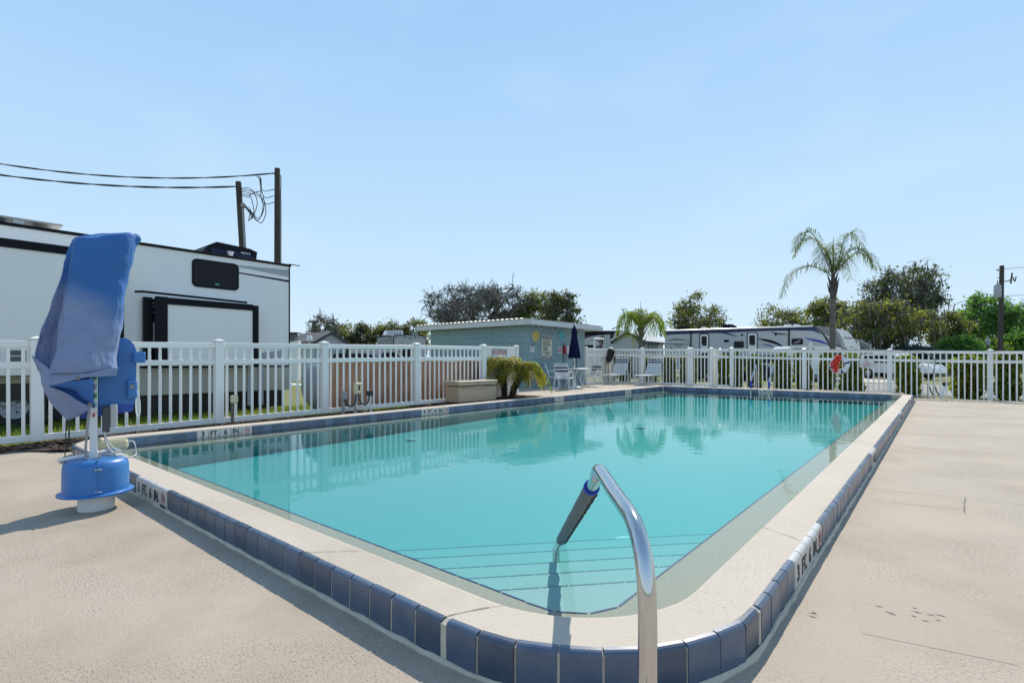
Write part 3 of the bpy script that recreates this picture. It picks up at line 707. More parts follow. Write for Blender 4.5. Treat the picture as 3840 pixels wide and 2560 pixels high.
for i, c in enumerate(cols):
    mb = MB(); z = 1.02 - .072 * i; mb.quad((-.047, -.033, z - .03), (.006, -.033, z - .03), (.006, -.033, z + .03), (-.047, -.033, z + .03))
    mb.mat(1); mb.quad((-.047, -.0334, z - .03), (.006, -.0334, z - .03), (.006, -.0334, z - .012), (-.047, -.0334, z - .012))
    mb.mat(2); mb.add([(-.03, -.0338, z - .012), (-.012, -.0338, z - .016), (-.008, -.0338, z + .012), (-.02, -.0338, z + .02)], [(0, 1, 2, 3)]); mb.add([(-.042, -.0338, z + .002), (-.034, -.0338, z - .004), (-.034, -.0338, z + .006)], [(0, 1, 2)])
    bpy.data.materials.get('sticker_%d' % i) or M('sticker_%d' % i, c, .5)
    mb.build('instruction_sticker', [bpy.data.materials['sticker_%d' % i], m_signw, m_red if i in (1, 4) else m_black], lift)
# blue chair shell
out = [(-.02, .80), (.30, .80), (.315, .83), (.315, .86)] + [(.325 - .105 * (1 - math.sin(R(t))) * 1 , 1.20 + .14 * (1 - math.cos(R(90 - t)) if False else math.sin(R(90 - t)))) for t in (90, 70, 50, 30, 10)] + [(.17, 1.345), (-.02, 1.345)]
mb = MB(); mb.prism(out, .09, .14, 'y'); seat = fix(mb.build('seat_back', m_liftblue, lift))
mb = MB(); mb.box((.285, .075, .92), (.085, .06, .15), .012); mb.box((.03, .08, 1.0), (.03, .03, .42), .008); fix(mb.build('seat_rib', m_liftblue, lift))
mb = MB(); mb.box((.345, .05, 1.185), (.10, .12, .09), .01); mb.build('armrest', m_liftblue, lift)
mb = MB(); mb.box((.285, .043, .945), (.035, .012, .028), .003); mb.build('belt_buckle', m_grey, lift)
mb = MB(); mb.prism([(-.12, .70), (.29, .74), (.30, .79), (.29, .82), (.0, .82), (-.12, .80)], .10, .34, 'y'); fix(mb.build('seat_pan', M('lift_seat_blue', (.02, .08, .38), .4), lift))
mb = MB(); mb.tube(bez([(.32, .10, .92), (.345, .09, .84), (.35, .08, .74), (.335, .08, .68), (.318, .09, .75), (.315, .10, .85)], 5), .006, 6); mb.build('belt_strap', m_whitepaint, lift, 60)
mb = MB(); mb.box((.075, -.02, .695), (.062, .08, .205), .012); mb.build('battery_pack', m_dgrey, lift)
mb = MB(); mb.box((.135, -.01, .72), (.06, .09, .185), .010); mb.build('control_box', M('light_grey_plastic', (.42, .42, .41), .5), lift)
mb = MB(); mb.box((.13, .14, .475), (.26, .10, .085), .022); mb.box((.01, .13, .50), (.05, .08, .07), .01); mb.build('actuator_housing', m_cream, lift)
mb = MB(); mb.tube([(-.28, -.02, .405), (-.02, .02, .425), (.10, .08, .44), (.25, .14, .455)], .014, 10); mb.build('footrest_bar', m_whitepaint, lift, 50)
mb = MB(); mb.box((.10, .06, .43), (.12, .006, .045), .002); mb.build('maker_plate', m_silver, lift)
mb = MB(); mb.tube(bez([(.06, -.05, .60), (.09, -.07, .52), (.15, -.08, .455), (.19, -.06, .44), (.15, -.05, .425), (.10, -.04, .46), (.06, -.04, .56)], 6), .006, 6)
mb.tube(bez([(.25, .08, .50), (.30, .05, .49), (.315, .03, .42), (.30, -.02, .385), (.2, -.06, .39), (.12, -.04, .43), (.07, -.03, .52), (.065, -.03, .60)], 6), .006, 6); mb.build('power_cable', M('white_cable', (.55, .55, .52), .5), lift, 60)
P = bez([(-.055, -.05, .86), (-.062, -.07, .70), (-.075, -.08, .55), (-.078, -.08, .45), (-.06, -.08, .385), (-.02, -.08, .372), (.02, -.06, .40), (.03, -.03, .44)], 12)
mb = MB(); mb.tube(P, [.0115 if k % 2 else .0085 for k in range(len(P))], 8); mb.build('coiled_hose', m_grey, lift)
for o_ in lift.children: o_.scale = (.80, .80, 1); o_.location.x -= .012
# cloth cover hung over the lift: rings of a folded tent, from the tied top to the open hem
cov = thing('lift_cover', 'faded blue cloth cover draped over the mast of the pool lift', 'cover', (LX, LY, 0), LROT)
def cp(px, py, y):
    B = Vector((LX, LY, 0)); ey = B.normalized(); ex = Vector((ey.y, -ey.x, 0)); u = FWD + RGT * ((px - 1920) / 1927); t = (y + B.dot(ey)) / u.dot(ey); p = u * t - B
    return (p.dot(ex), y, 1.15 + (1355 - py) * t / 1927)
# columns: back-left, left tip, left fold (inner crease), front fold, front mid, front right, right edge, back right, back mid
rows = [
    [(285, 880, .10), (270, 897, .03), (279, 899, .0), (287, 897, -.07), (390, 880, -.10), (484, 872, -.10), (512, 893, -.02), (514, 890, .10), (400, 872, .16)],
    [(270, 930, .14), (262, 930, .03), (274, 935, .02), (281, 922, -.11), (390, 905, -.13), (484, 908, -.13), (506, 940, -.02), (508, 930, .12), (400, 920, .18)],
    [(240, 1040, .18), (228, 1040, .05), (252, 1045, .06), (258, 1050, -.15), (370, 1045, -.15), (474, 1045, -.14), (484, 1045, -.02), (480, 1040, .14), (380, 1040, .2)],
    [(210, 1150, .20), (190, 1150, .06), (234, 1160, .10), (240, 1165, -.18), (355, 1165, -.16), (460, 1165, -.17), (466, 1165, -.02), (462, 1160, .15), (350, 1160, .21)],
    [(180, 1250, .22), (150, 1250, .07), (212, 1260, .13), (218, 1280, -.20), (325, 1280, -.23), (385, 1280, -.15), (456, 1280, -.10), (452, 1270, .15), (330, 1270, .22)],
    [(165, 1320, .23), (118, 1332, .07), (198, 1350, .14), (203, 1350, -.215), (318, 1350, -.24), (385, 1340, -.14), (449, 1345, -.10), (445, 1340, .15), (330, 1340, .22)],
    [(185, 1390, .22), (150, 1390, .09), (188, 1400, .10), (194, 1400, -.22), (318, 1400, -.22), (380, 1390, -.13), (443, 1378, -.10), (440, 1380, .14), (330, 1390, .2)],
]
import bmesh
def loft(rows, sub=1, name='c'):
    V = []; F = []; k = len(rows[0])
    for r in rows: V += [cp(*p) for p in r]
    for i in range(len(rows) - 1):
        for j in range(k): F.append((i * k + j, i * k + (j + 1) % k, (i + 1) * k + (j + 1) % k, (i + 1) * k + j))
    return V, F
V, F = loft(rows); k = 9
top = cp(455, 866, .05); pk = cp(482, 863, .0)
V.append(cp(390, 876, .02)); V.append(pk)
for j in range(k):
    c = len(V) - (1 if j in (4, 5, 6, 7) else 2); F.append((j, c, (j + 1) % k))
F.append((4, len(V) - 2, len(V) - 1)); F.append((8, len(V) - 1, len(V) - 2))
mb = MB(); mb.add(V, F); cm = mb.build('cloth', m_cover, cov); fix(cm)
creases = {(3, 3), (1, 1), (5, 5)}
bm = bmesh.new(); bm.from_mesh(cm.data)
cl = bm.edges.layers.float.new('crease_edge')
for e in bm.edges:
    a_, b_ = e.verts[0].index, e.verts[1].index
    if a_ < 63 and b_ < 63 and a_ % 9 == b_ % 9 and a_ % 9 in (1, 2, 3): e[cl] = 1.0 if a_ % 9 != 2 else .6
    elif e.is_boundary: e[cl] = .8
    elif a_ < 9 and b_ < 9: e[cl] = .5
bm.to_mesh(cm.data); bm.free()
sb = cm.modifiers.new('sub', 'SUBSURF'); sb.levels = sb.render_levels = 3
tx = bpy.data.textures.new('cloth_wrinkles', 'CLOUDS'); tx.noise_scale = .22; tx.noise_depth = 2
dm = cm.modifiers.new('wrinkle', 'DISPLACE'); dm.texture = tx; dm.strength = .05; dm.mid_level = .5; dm.texture_coords = 'LOCAL'
cm.data.polygons.foreach_set('use_smooth', [True] * len(cm.data.polygons))
sdm = cm.modifiers.new('thick', 'SOLIDIFY'); sdm.thickness = .004
# lower tail of the cover, wrapped round the back and hanging to a point
def cloth_patch(pts, faces, name, mat, strength=.03, lev=3):
    m_ = MB(); m_.add([cp(*p) for p in pts], faces); o = m_.build(name, mat, cov)
    b_ = bmesh.new(); b_.from_mesh(o.data); c_ = b_.edges.layers.float.new('crease_edge')
    for e in b_.edges:
        if e.is_boundary: e[c_] = 1
    b_.to_mesh(o.data); b_.free()
    s_ = o.modifiers.new('sub', 'SUBSURF'); s_.levels = s_.render_levels = lev
    d_ = o.modifiers.new('wrinkle', 'DISPLACE'); d_.texture = tx; d_.strength = strength; d_.texture_coords = 'LOCAL'
    o.data.polygons.foreach_set('use_smooth', [True] * len(o.data.polygons)); t_ = o.modifiers.new('thick', 'SOLIDIFY'); t_.thickness = .003
    return o
cloth_patch([(120, 1330, .08), (150, 1412, .07), (177, 1502, .05), (254, 1577, .0), (194, 1390, -.02), (196, 1440, -.06), (240, 1500, -.10), (300, 1560, -.07), (186, 1448, -.17), (250, 1470, -.15), (300, 1510, -.12), (346, 1524, -.09)],
            [(0, 4, 5, 1), (1, 5, 6, 2), (2, 6, 7, 3), (5, 8, 9, 6), (6, 9, 10, 7), (7, 10, 11, 11)[:3]], 'cloth_tail', m_cover)
cloth_patch([(186, 1447, -.19), (260, 1432, -.21), (352, 1420, -.19), (230, 1452, -.13), (290, 1462, -.12), (351, 1475, -.12), (300, 1490, -.08), (352, 1520, -.07)],
            [(0, 3, 4, 1), (1, 4, 5, 2), (4, 6, 7, 5)], 'turned_lining', m_coverin, .015)
cloth_patch([(170, 1400, .03), (260, 1395, .02), (356, 1395, .02), (180, 1470, .03), (260, 1480, .02), (354, 1480, .02), (225, 1540, .03), (290, 1545, .02), (348, 1526, .02)],
            [(0, 3, 4, 1), (1, 4, 5, 2), (3, 6, 7, 4), (4, 7, 8, 5)], 'inner_lining', m_coverin, .02)
cloth_patch([(184, 1446, -.185), (196, 1400, -.187), (300, 1400, -.20), (330, 1400, -.20), (441, 1376, -.14), (438, 1408, -.135), (372, 1413, -.165), (325, 1410, -.20), (260, 1431, -.20)],
            [(0, 1, 2, 8), (2, 3, 7, 8), (3, 4, 5, 6), (3, 6, 7)], 'hem', m_cover, .02)
for px, py, y in ((292, 1418, -.225), (338, 1517, -.115)):
    mb = MB(); c = cp(px, py, y); q = 14
    mb.tube([(c[0] + .011 * math.cos(t * 6.283 / q), c[1] - .01, c[2] + .011 * math.sin(t * 6.283 / q)) for t in range(q + 1)], .0035, 6); mb.build('grommet', M('brass', (.3, .24, .16), .35, 1) if 'brass' not in bpy.data.materials else bpy.data.materials['brass'], cov, 60)
mb = MB(); mb.box(cp(505, 900, .02), (.07, .10, .09), .02, Matrix.Rotation(.5, 3, 'Y')); o = mb.build('tied_corner', m_cover, cov)
mb = MB(); a_ = cp(250, 1574, .0); b_ = (a_[0] - .012, -.01, .30)
mb.tube([a_, (a_[0] - .003, .0, .7), b_], .0035, 6); mb.tube(bez([(a_[0] + .012, 0, a_[2]), (a_[0] + .014, 0, a_[2] - .08), (a_[0] + .013, -.01, a_[2] - .17)], 4), .005, 6); mb.build('tie_cord', M('dark_cord', (.05, .045, .04), .8), cov, 60)

# ------------------------------------------------------------------ small things along the left fence
bx = thing('deck_box', 'beige resin storage box with lighter lid standing against the left fence', 'storage box', (-9.05, 9.3, .17))
mb = MB()
V = []
for z, ex in ((0, 0), (.10, .0), (.36, .012), (.37, .022)):
    V += [(-.235 - ex, -.66 - ex, z), (.235 + ex, -.66 - ex, z), (.235 + ex, .66 + ex, z), (-.235 - ex, .66 + ex, z)]
F = [(0, 3, 2, 1), (12, 13, 14, 15)]
for i in range(3):
    for j in range(4): F.append((i * 4 + j, i * 4 + (j + 1) % 4, i * 4 + 4 + (j + 1) % 4, i * 4 + 4 + j))
mb.add(V, F); fix(mb.build('box_body', m_beige, bx))
mb = MB(); mb.box((0, 0, .435), (.53, 1.40, .09), .02); mb.build('box_rim', m_beige, bx); mb = MB(); mb.box((0, 0, .492), (.54, 1.41, .03), .012); mb.build('lid', m_beige2, bx)
mb = MB(); mb.tube([(.262, -.02, .49), (.272, 0, .47), (.268, 0, .42), (.262, 0, .40)], [.03, .032, .028, .012], 10, flat=.35); mb.build('latch', m_beige, bx, 50)
mb = MB(); mb.tube(bez([(.262, -.62, .345), (.262, -.56, .31), (.262, -.5, .345), (.262, .0, .30), (.262, .4, .345), (.262, .64, .35)], 6), .005, 5); mb.build('moulded_groove_shade', M('beige_shadow', (.22, .17, .125), .7), bx)  # dark cord stands for the groove, its shade put into the colour
mb = MB(); mb.tube(bez([(.237, -.1, .02), (.239, .15, .08), (.239, .45, .10), (.237, .66, .09)], 6), .006, 5); mb.build('foot_arch', m_beige, bx)
eb = thing('electrical_pedestal', 'three small electrical boxes on posts with looped conduit in front of the brown tarp', 'electrical box', (-9.12, 6.0, .09))
mb = MB(); mb.box((0, -.28, .20), (.05, .05, .44), .004); mb.build('post', m_grey, eb); mb = MB(); mb.box((.03, -.27, .39), (.07, .10, .16), .008); mb.build('junction_box', m_grey, eb)
mb = MB(); mb.box((0, .0, .22), (.028, .05, .46), .003)
for k in range(9): mb.box((.016, 0, .06 + .045 * k), (.006, .02, .014))
mb.build('strut_post', M('galvanised', (.42, .40, .34), .5, .4), eb)
mb = MB(); mb.box((.04, .03, .52), (.10, .15, .22), .010); tb = mb.build('timer_box', m_cream, eb); mb = MB(); mb.box((.092, .03, .53), (.005, .04, .10), .002); mb.build('box_label', m_black, tb)
mb = MB(); mb.box((.03, -.01, .68), (.02, .012, .10)); mb.box((.03, .03, .68), (.02, .012, .09)); mb.build('conduit_stub', m_cream, eb)
mb = MB(); mb.box((.02, .33, .40), (.09, .13, .10), .015); mb.build('outlet_cover', m_blk, eb); mb = MB(); mb.tube([(.02, .36, 0), (.02, .34, .36)], .022, 8); mb.tube([(.02, .20, .0), (.03, .30, .16)], .008, 6); mb.build('pipe_leg', m_whitepaint, eb)
mb = MB(); mb.tube(bez([(.03, -.26, .31), (.04, -.20, .20), (.04, -.1, .16), (.04, -.03, .24), (.03, 0, .38)], 6), .018, 8); mb.tube(bez([(.03, .05, .40), (.05, .10, .22), (.05, .2, .17), (.04, .28, .24), (.03, .31, .36)], 6), .016, 8); mb.build('flexible_conduit', m_dgrey, eb, 60)
gl = thing('garden_light', 'small cream floodlight on a slotted stake at the foot of the left fence', 'garden light', (-9.10, 3.63, .09))
mb = MB(); mb.box((0, 0, .17), (.02, .045, .36), .002)
for k in range(7): mb.box((.011, 0, .05 + .045 * k), (.004, .02, .014))
mb.build('stake', M('rusty_strut', (.16, .12, .09), .7), gl)
mb = MB(); mb.box((.02, .02, .43), (.08, .11, .14), .02); mb.build('lamp_head', m_cream, gl)

# ------------------------------------------------------------------ painted block building
BX, BY, BYE, BXE, BZ = -11.754, 14.847, 19.06, -16.9, .15
bh = thing('pool_building', 'low blue grey painted block building with flat white metal roof', 'building', (BX, BY, BZ))
H = 2.33
mb = MB(); mb.box(((BXE - BX) / 2 - .0, (BYE - BY) / 2, H / 2), (BX - BXE - .012, BYE - BY - .012, H)); mb.build('wall', m_mortar, bh)
mb = MB(); mb.box((0, 0, 0), (.40, .016, .1945), .004); me_blk = mb.mesh('block', m_block)
rows_ = 11; rh = H / rows_
def course(n_len, place):
    for r_ in range(rows_):
        x = 0; off = .2 if r_ % 2 else 0; first = True
        while x < n_len - .02:
            w = .4 if not (first and off) else .2
            w = min(w, n_len - x); first = False
            place(x + w / 2, rh * (r_ + .5), (w - .006) / .40, (rh - .006) / .1945); x += w
course(BYE - BY, lambda s, z, sx, sz: inst('block', me_blk, bh, (0 + rnd.uniform(-.0008, .0008), s, z), (0, 0, R(90)), (sx, 1, sz)))
course(BX - BXE, lambda s, z, sx, sz: inst('block', me_blk, bh, (-s, 0 + rnd.uniform(-.0008, .0008), z), None, (sx, 1, sz)))
mb = MB(); mb.box((-(BX - BXE) / 2 + .0, (BYE - BY) / 2 + .25, H + .09), (BX - BXE + 1.0, BYE - BY + .9, .16)); mb.build('roof', m_fascia, bh)
rx0, rx1, ry0, ry1 = -(BX - BXE) - .62, .26, -.24, BYE - BY + .85
mb = MB(); mb.box(((rx0 + rx1) / 2, ry0 - .012, H + .105), (rx1 - rx0, .024, .21), .003); mb.build('fascia_board', m_fascia, bh)
mb = MB(); mb.box((rx1 + .012, (ry0 + ry1) / 2, H + .105), (.024, ry1 - ry0 + .05, .21), .003); mb.box((rx1 + .026, ry0 + .25, H + .105), (.004, .01, .21)); mb.build('fascia_board', m_fascia, bh)
mb = MB(); mb.box(((rx0 + rx1) / 2, (ry0 + ry1) / 2, H + .222), (rx1 - rx0 + .1, ry1 - ry0 + .1, .018)); mb.build('roof_sheet', m_metalroof, bh)
mb = MB(); mb.prism([(-.07, 0), (-.035, .02), (.035, .02), (.07, 0)], 0, ry1 - ry0 + .14, 'y'); me_rib = mb.mesh('roof_rib', m_metalroof)
k = 0; x = rx0 + .05
while x < rx1: inst('roof_rib', me_rib, bh, (x, ry0 - .07, H + .2305)); x += .23
mb = MB(); mb.box((-1.6, -.014, H / 2), (.02, .012, H)); mb.build('expansion_joint', m_mortar, bh)
mb = MB()
for y in (.45, .78, 1.7, 3.1): mb.box((rx1 - .03, y, H - .02), (.05, .06, .04), .008)
mb.build('soffit_clip', m_black, bh)
def wall_thing(name, label, cat, y, z, group=None): return thing(name, label, cat, (BX + .010, y, z), R(90), group)
def dial(t, r, mface, mrim, hands, numerals=True):
    mb = MB(); pr_ = [(r, 0), (r, .03), (r * .9, .045), (r * .88, .03), (0, .03)]
    mb.lathe(pr_, 32); mb.v = [(x, -z, y) for x, y, z in mb.v]; o = mb.build('dial', [mface], t, 40)
    mb = MB(); pr_ = [(r * 1.01, .004), (r * 1.01, .032), (r * .92, .05), (r * .89, .033)]; mb.lathe(pr_, 32); mb.v = [(x, -z, y) for x, y, z in mb.v]; mb.build('rim', mrim, t, 40)
    for n in range(1, 13):
        an = R(90 - 30 * n); text(t, str(n), r * .26, (r * .68 * math.cos(an), -.032, r * .68 * math.sin(an)), (R(90), 0, 0), m_black, 'numeral', .01)
    for an, L in hands: mb = MB(); mb.bar((0, -.036, 0), (L * r * math.cos(R(an)), -.036, L * r * math.sin(R(an))), .004, r * .06); mb.build('hand', m_black, t)
t = wall_thing('wall_thermometer', 'round yellow dial on the block wall, left of the pool rules board', 'thermometer', 15.53, 2.105); dial(t, .215, m_yellow, M('yellow_rim', (.68, .60, .28), .4), [(40, .6), (215, .3)])
t = wall_thing('wall_clock', 'round turquoise dial on the block wall, right of the pool rules board', 'clock', 17.25, 2.198); dial(t, .185, m_teal, M('pale_teal_rim', (.20, .58, .62), .4), [(110, .5), (250, .6)])
t = wall_thing('rules_board', 'tall cream POOL RULES board ending in NO DIVING on the blue block wall', 'sign', 16.245, 1.70)
mb = MB(); mb.box((0, -.010, 0), (.66, .02, .94), .004); mb.build('board', m_signy, t)
mb = MB(); mb.box((0, -.0215, .40), (.62, .003, .115)); mb.box((0, -.0215, -.395), (.62, .003, .115)); mb.build('black_band', m_black, t)
mb = MB()
for s_, a_, b_ in ((-.325, 0, 0), (.325, 0, 0)): mb.box((s_, -.022, 0), (.012, .004, .94))
for z in (.465, -.465): mb.box((0, -.022, z), (.66, .004, .012))
mb.build('board_edge', m_whitepaint, t)
text(t, 'POOL RULES', .10, (0, -.0245, .40), (R(90), 0, 0), m_signw, bold=.02, sx=.9); text(t, 'NO DIVING', .115, (0, -.0245, -.395), (R(90), 0, 0), m_signw, bold=.02, sx=.85)
rules = ['NO FOOD OR DRINK IN POOL', 'OR ON POOL WET DECK', 'NO GLASS OR ANIMALS IN', 'FENCED POOL AREA', 'SHOWER BEFORE ENTERING', 'DO NOT SWALLOW WATER', 'POOL HOURS', 'DAWN TO DUSK', 'BATHING LOAD 26', 'NO LIFEGUARD']
for i, s_ in enumerate(rules): text(t, s_, .042, (-.27, -.0225, .305 - .047 * i), (R(90), 0, 0), m_black, 'rule_line', .012, 'LEFT')
text(t, 'POOL MAXIMUM DEPTH', .055, (0, -.0225, -.20), (R(90), 0, 0), m_black, 'rule_line', .015, sx=.85); text(t, '6 FEET 0 INCHES', .055, (0, -.0225, -.275), (R(90), 0, 0), m_black, 'rule_line', .015, sx=.85)
t = wall_thing('pictogram_sign', 'small white pictogram sign with dark header below the yellow dial', 'sign', 15.34, 1.65)
mb = MB(); mb.box((0, -.004, 0), (.225, .008, .30), .003); mb.build('sign_plate', m_signw, t); mb = MB(); mb.box((0, -.009, .115), (.20, .003, .055)); mb.build('header_band', M('sign_blue', (.02, .03, .10), .5), t)
mb = MB(); mb.bar((-.05, -.0095, .06), (.045, -.0095, -.03), .003, .028); mb.lathe([(0, 0), (.024, 0), (.024, .003), (0, .003)], 12, (0, 0, 0)); mb.v = mb.v[:8] + [(x + .02, -.011 + z, y + .065) for x, y, z in mb.v[8:]]; mb.box((-.05, -.0095, -.045), (.06, .003, .035)); mb.build('pictogram', m_black, t)
mb = MB(); mb.box((0, -.009, -.115), (.14, .002, .008)); mb.box((0, -.009, -.098), (.16, .002, .008)); mb.build('caption_lines', m_grey, t)
t = wall_thing('emergency_phone_box', 'red call box with a white notice on its side, on conduit against the block wall', 'call box', 17.42, 1.62)
mb = MB(); mb.box((.0, -.07, .0), (.10, .14, .30), .006); mb.build('box_body', m_redp, t); mb = MB(); mb.box((.0, -.06, .21), (.05, .08, .12), .004); mb.box((0, -.03, -.75), (.05, .05, 1.2), .01); mb.build('conduit', M('painted_conduit', (.20, .27, .30), .6), t)
mb = MB(); mb.box((.19, -.05, .01), (.26, .012, .29), .003); mb.build('notice_plate', m_signw, t); mb = MB(); mb.box((.32, -.05, .01), (.012, .02, .29), .002); mb.build('notice_edge', m_redp, t)
mb = MB()
for i in range(7): mb.box((.18 + .01 * (i % 3), -.0572, .10 - .032 * i), (.14 - .02 * (i % 3), .001, .010))
mb.build('notice_lines', m_grey, t)
mb = MB(); mb.tube(bez([(.05, -.05, -.15), (.12, -.05, -.22), (.12, -.05, -.33), (.04, -.05, -.40)], 5), .012, 6); mb.build('phone_cord', m_dgrey, t)
t = wall_thing('hazard_placard', 'small white placard with a red disc left of the red call box', 'sign', 17.17, 1.60)
mb = MB(); mb.box((0, -.004, 0), (.24, .008, .24), .002); mb.build('placard', m_signw, t); mb = MB(); mb.lathe([(0, .011), (.095, .011), (.095, .008)], 24); mb.v = [(x, -z, y) for x, y, z in mb.v]; mb.build('red_disc', m_redp, t)
mb = MB(); mb.lathe([(0, .0125), (.03, .0125), (.03, .011)], 16); mb.v = [(x, -z, y) for x, y, z in mb.v]; mb.build('white_dot', m_signw, t)
t = wall_thing('hose_reel', 'dark bits of conduit and outlet boxes low on the block wall behind the table', 'utility box', 18.3, .75)
mb = MB(); mb.box((0, -.05, 0), (.16, .10, .22), .01); mb.build('outlet_box', m_grey, t); mb = MB(); mb.tube([(.1, -.03, -.6), (.1, -.03, .62)], .025, 8); mb.build('pipe', M('painted_pipe', (.20, .28, .31), .6), t)

# ------------------------------------------------------------------ table, umbrella, chairs, loungers
TX, TY = -10.663, 16.556
tb = thing('patio_table', 'round white table between the strap chairs by the block wall', 'table', (TX, TY, .15))
mb = MB(); mb.lathe([(0, .70), (.53, .70), (.55, .71), (.55, .735), (.53, .742), (.03, .742), (.03, .70)], 40); mb.build('tabletop', m_whitepaint, tb, 35)
for k in range(4):
    an = R(45 + 90 * k); c, s_ = math.cos(an), math.sin(an); mb = MB(); mb.tube(bez([(.40 * c, .40 * s_, .70), (.30 * c, .30 * s_, .55), (.24 * c, .24 * s_, .3), (.36 * c, .36 * s_, 0)], 5), .016, 8); mb.build('leg', m_whitepaint, tb)
um = thing('patio_umbrella', 'closed navy blue umbrella standing through the patio table', 'umbrella', (TX, TY, .15))
mb = MB(); mb.lathe([(.27, 0), (.27, .03), (.20, .06), (.05, .10), (.05, .22), (.03, .22)], 24); mb.build('base', m_whitepaint, um, 40)
mb = MB(); mb.tube([(0, 0, .05), (0, 0, 2.36)], .019, 10); mb.build('pole', m_whitepaint, um)
def folds(z0, z1, r0, r1, n=16, dp=.22, rings=6, wav=.03):
    V = []; F = []
    for i in range(rings):
        t = i / (rings - 1); z = z0 + (z1 - z0) * t; r = r0 + (r1 - r0) * t
        for j in range(n * 2):
            an = math.pi * j / n; q = r * (1 - dp * (j % 2) * (1 - .5 * t)); V.append((q * math.cos(an), q * math.sin(an), z + (wav * (j % 2) if i == 0 else 0)))
    for i in range(rings - 1):
        for j in range(2 * n): F.append((i * 2 * n + j, i * 2 * n + (j + 1) % (2 * n), (i + 1) * 2 * n + (j + 1) % (2 * n), (i + 1) * 2 * n + j))
    return V, F
mb = MB(); mb.add(*folds(1.11, 2.18, .25, .08, 9, .35)); mb.build('canopy', m_navy, um, 60); mb = MB(); mb.add(*folds(2.06, 2.36, .145, .03, 9, .3)); mb.build('vent_cap', m_navy, um, 60)
mb = MB(); mb.lathe([(0, .09), (.02, .085), (.028, .06), (.02, .03), (.02, 0)], 12, (0, 0, 2.36)); mb.build('finial', m_grey, um, 40)
mb = MB(); mb.tube([(0, 0, .86), (0, 0, 1.0)], .032, 10); mb.box((.035, 0, .95), (.05, .04, .05), .008); mb.build('crank_housing', m_beige, um)
m_strapn = M('navy_strap', (.01, .012, .045), .5); m_strapw = M('white_strap', (.66, .66, .64), .45)
def make_chair(label, x, y, rz):
    """faces +y in its own frame"""
    t = thing('strap_chair', label, 'chair', (x, y, .15), rz, 'white strap chairs round the patio table')
    for s_ in (-1, 1):
        P = bez([(s_ * .26, .02, .88), (s_ * .27, -.20 + .23, .70), (s_ * .27, .10, .42), (s_ * .27, .16, .40)], 5)
        mb = MB(); mb.tube([(s_ * .25, -.32, .88), (s_ * .26, -.24, .62), (s_ * .265, -.17, .42), (s_ * .265, .0, .40), (s_ * .265, .24, .42)], .0145, 8); mb.build('side_frame', m_whitepaint, t, 60)
        mb = MB(); mb.tube(bez([(s_ * .27, -.20, .42), (s_ * .28, -.26, .22), (s_ * .28, -.33, .013), (s_ * .28, -.1, .013), (s_ * .28, .20, .013), (s_ * .28, .24, .04), (s_ * .28, .17, .35), (s_ * .285, .10, .59), (s_ * .285, .04, .64), (s_ * .285, -.12, .64), (s_ * .27, -.24, .58)], 4), .014, 8); mb.build('leg', m_whitepaint, t, 60)
    mb = MB(); mb.tube(bez([(-.25, -.31, .86), (-.22, -.325, .90), (0, -.335, .915), (.22, -.325, .90), (.25, -.31, .86)], 4), .0145, 8); mb.build('top_bar', m_whitepaint, t, 60)
    mb = MB(); mb.tube([(-.27, .24, .42), (.27, .24, .42)], .0145, 8); mb.tube([(-.27, -.19, .40), (.27, -.19, .40)], .012, 8); mb.build('front_bar', m_whitepaint, t)
    for k in range(7):
        z = .84 - .058 * k; yy = -.305 + (.84 - z) * .325; mb = MB(); mb.box((0, yy - .012, z), (.53, .006, .05), .002, Matrix.Rotation(-.3, 3, 'X')); mb.build('back_strap', m_strapn if k in (1, 3) else m_strapw, t)
    for k in range(8):
        yy = -.15 + .052 * k; mb = MB(); mb.box((0, yy, .425 - .015 * math.sin(math.pi * k / 7)), (.53, .045, .006), .002); mb.build('seat_strap', m_strapw, t)
    return t
make_chair('white strap chair nearest the pool, its striped back toward the small palm', -10.22, 15.20, R(14))
make_chair('white strap chair half hidden behind another, its back to the block wall', -11.22, 16.0, R(-55))
make_chair('white strap chair across the table, its back to the picket gate', -10.55, 17.68, R(172))
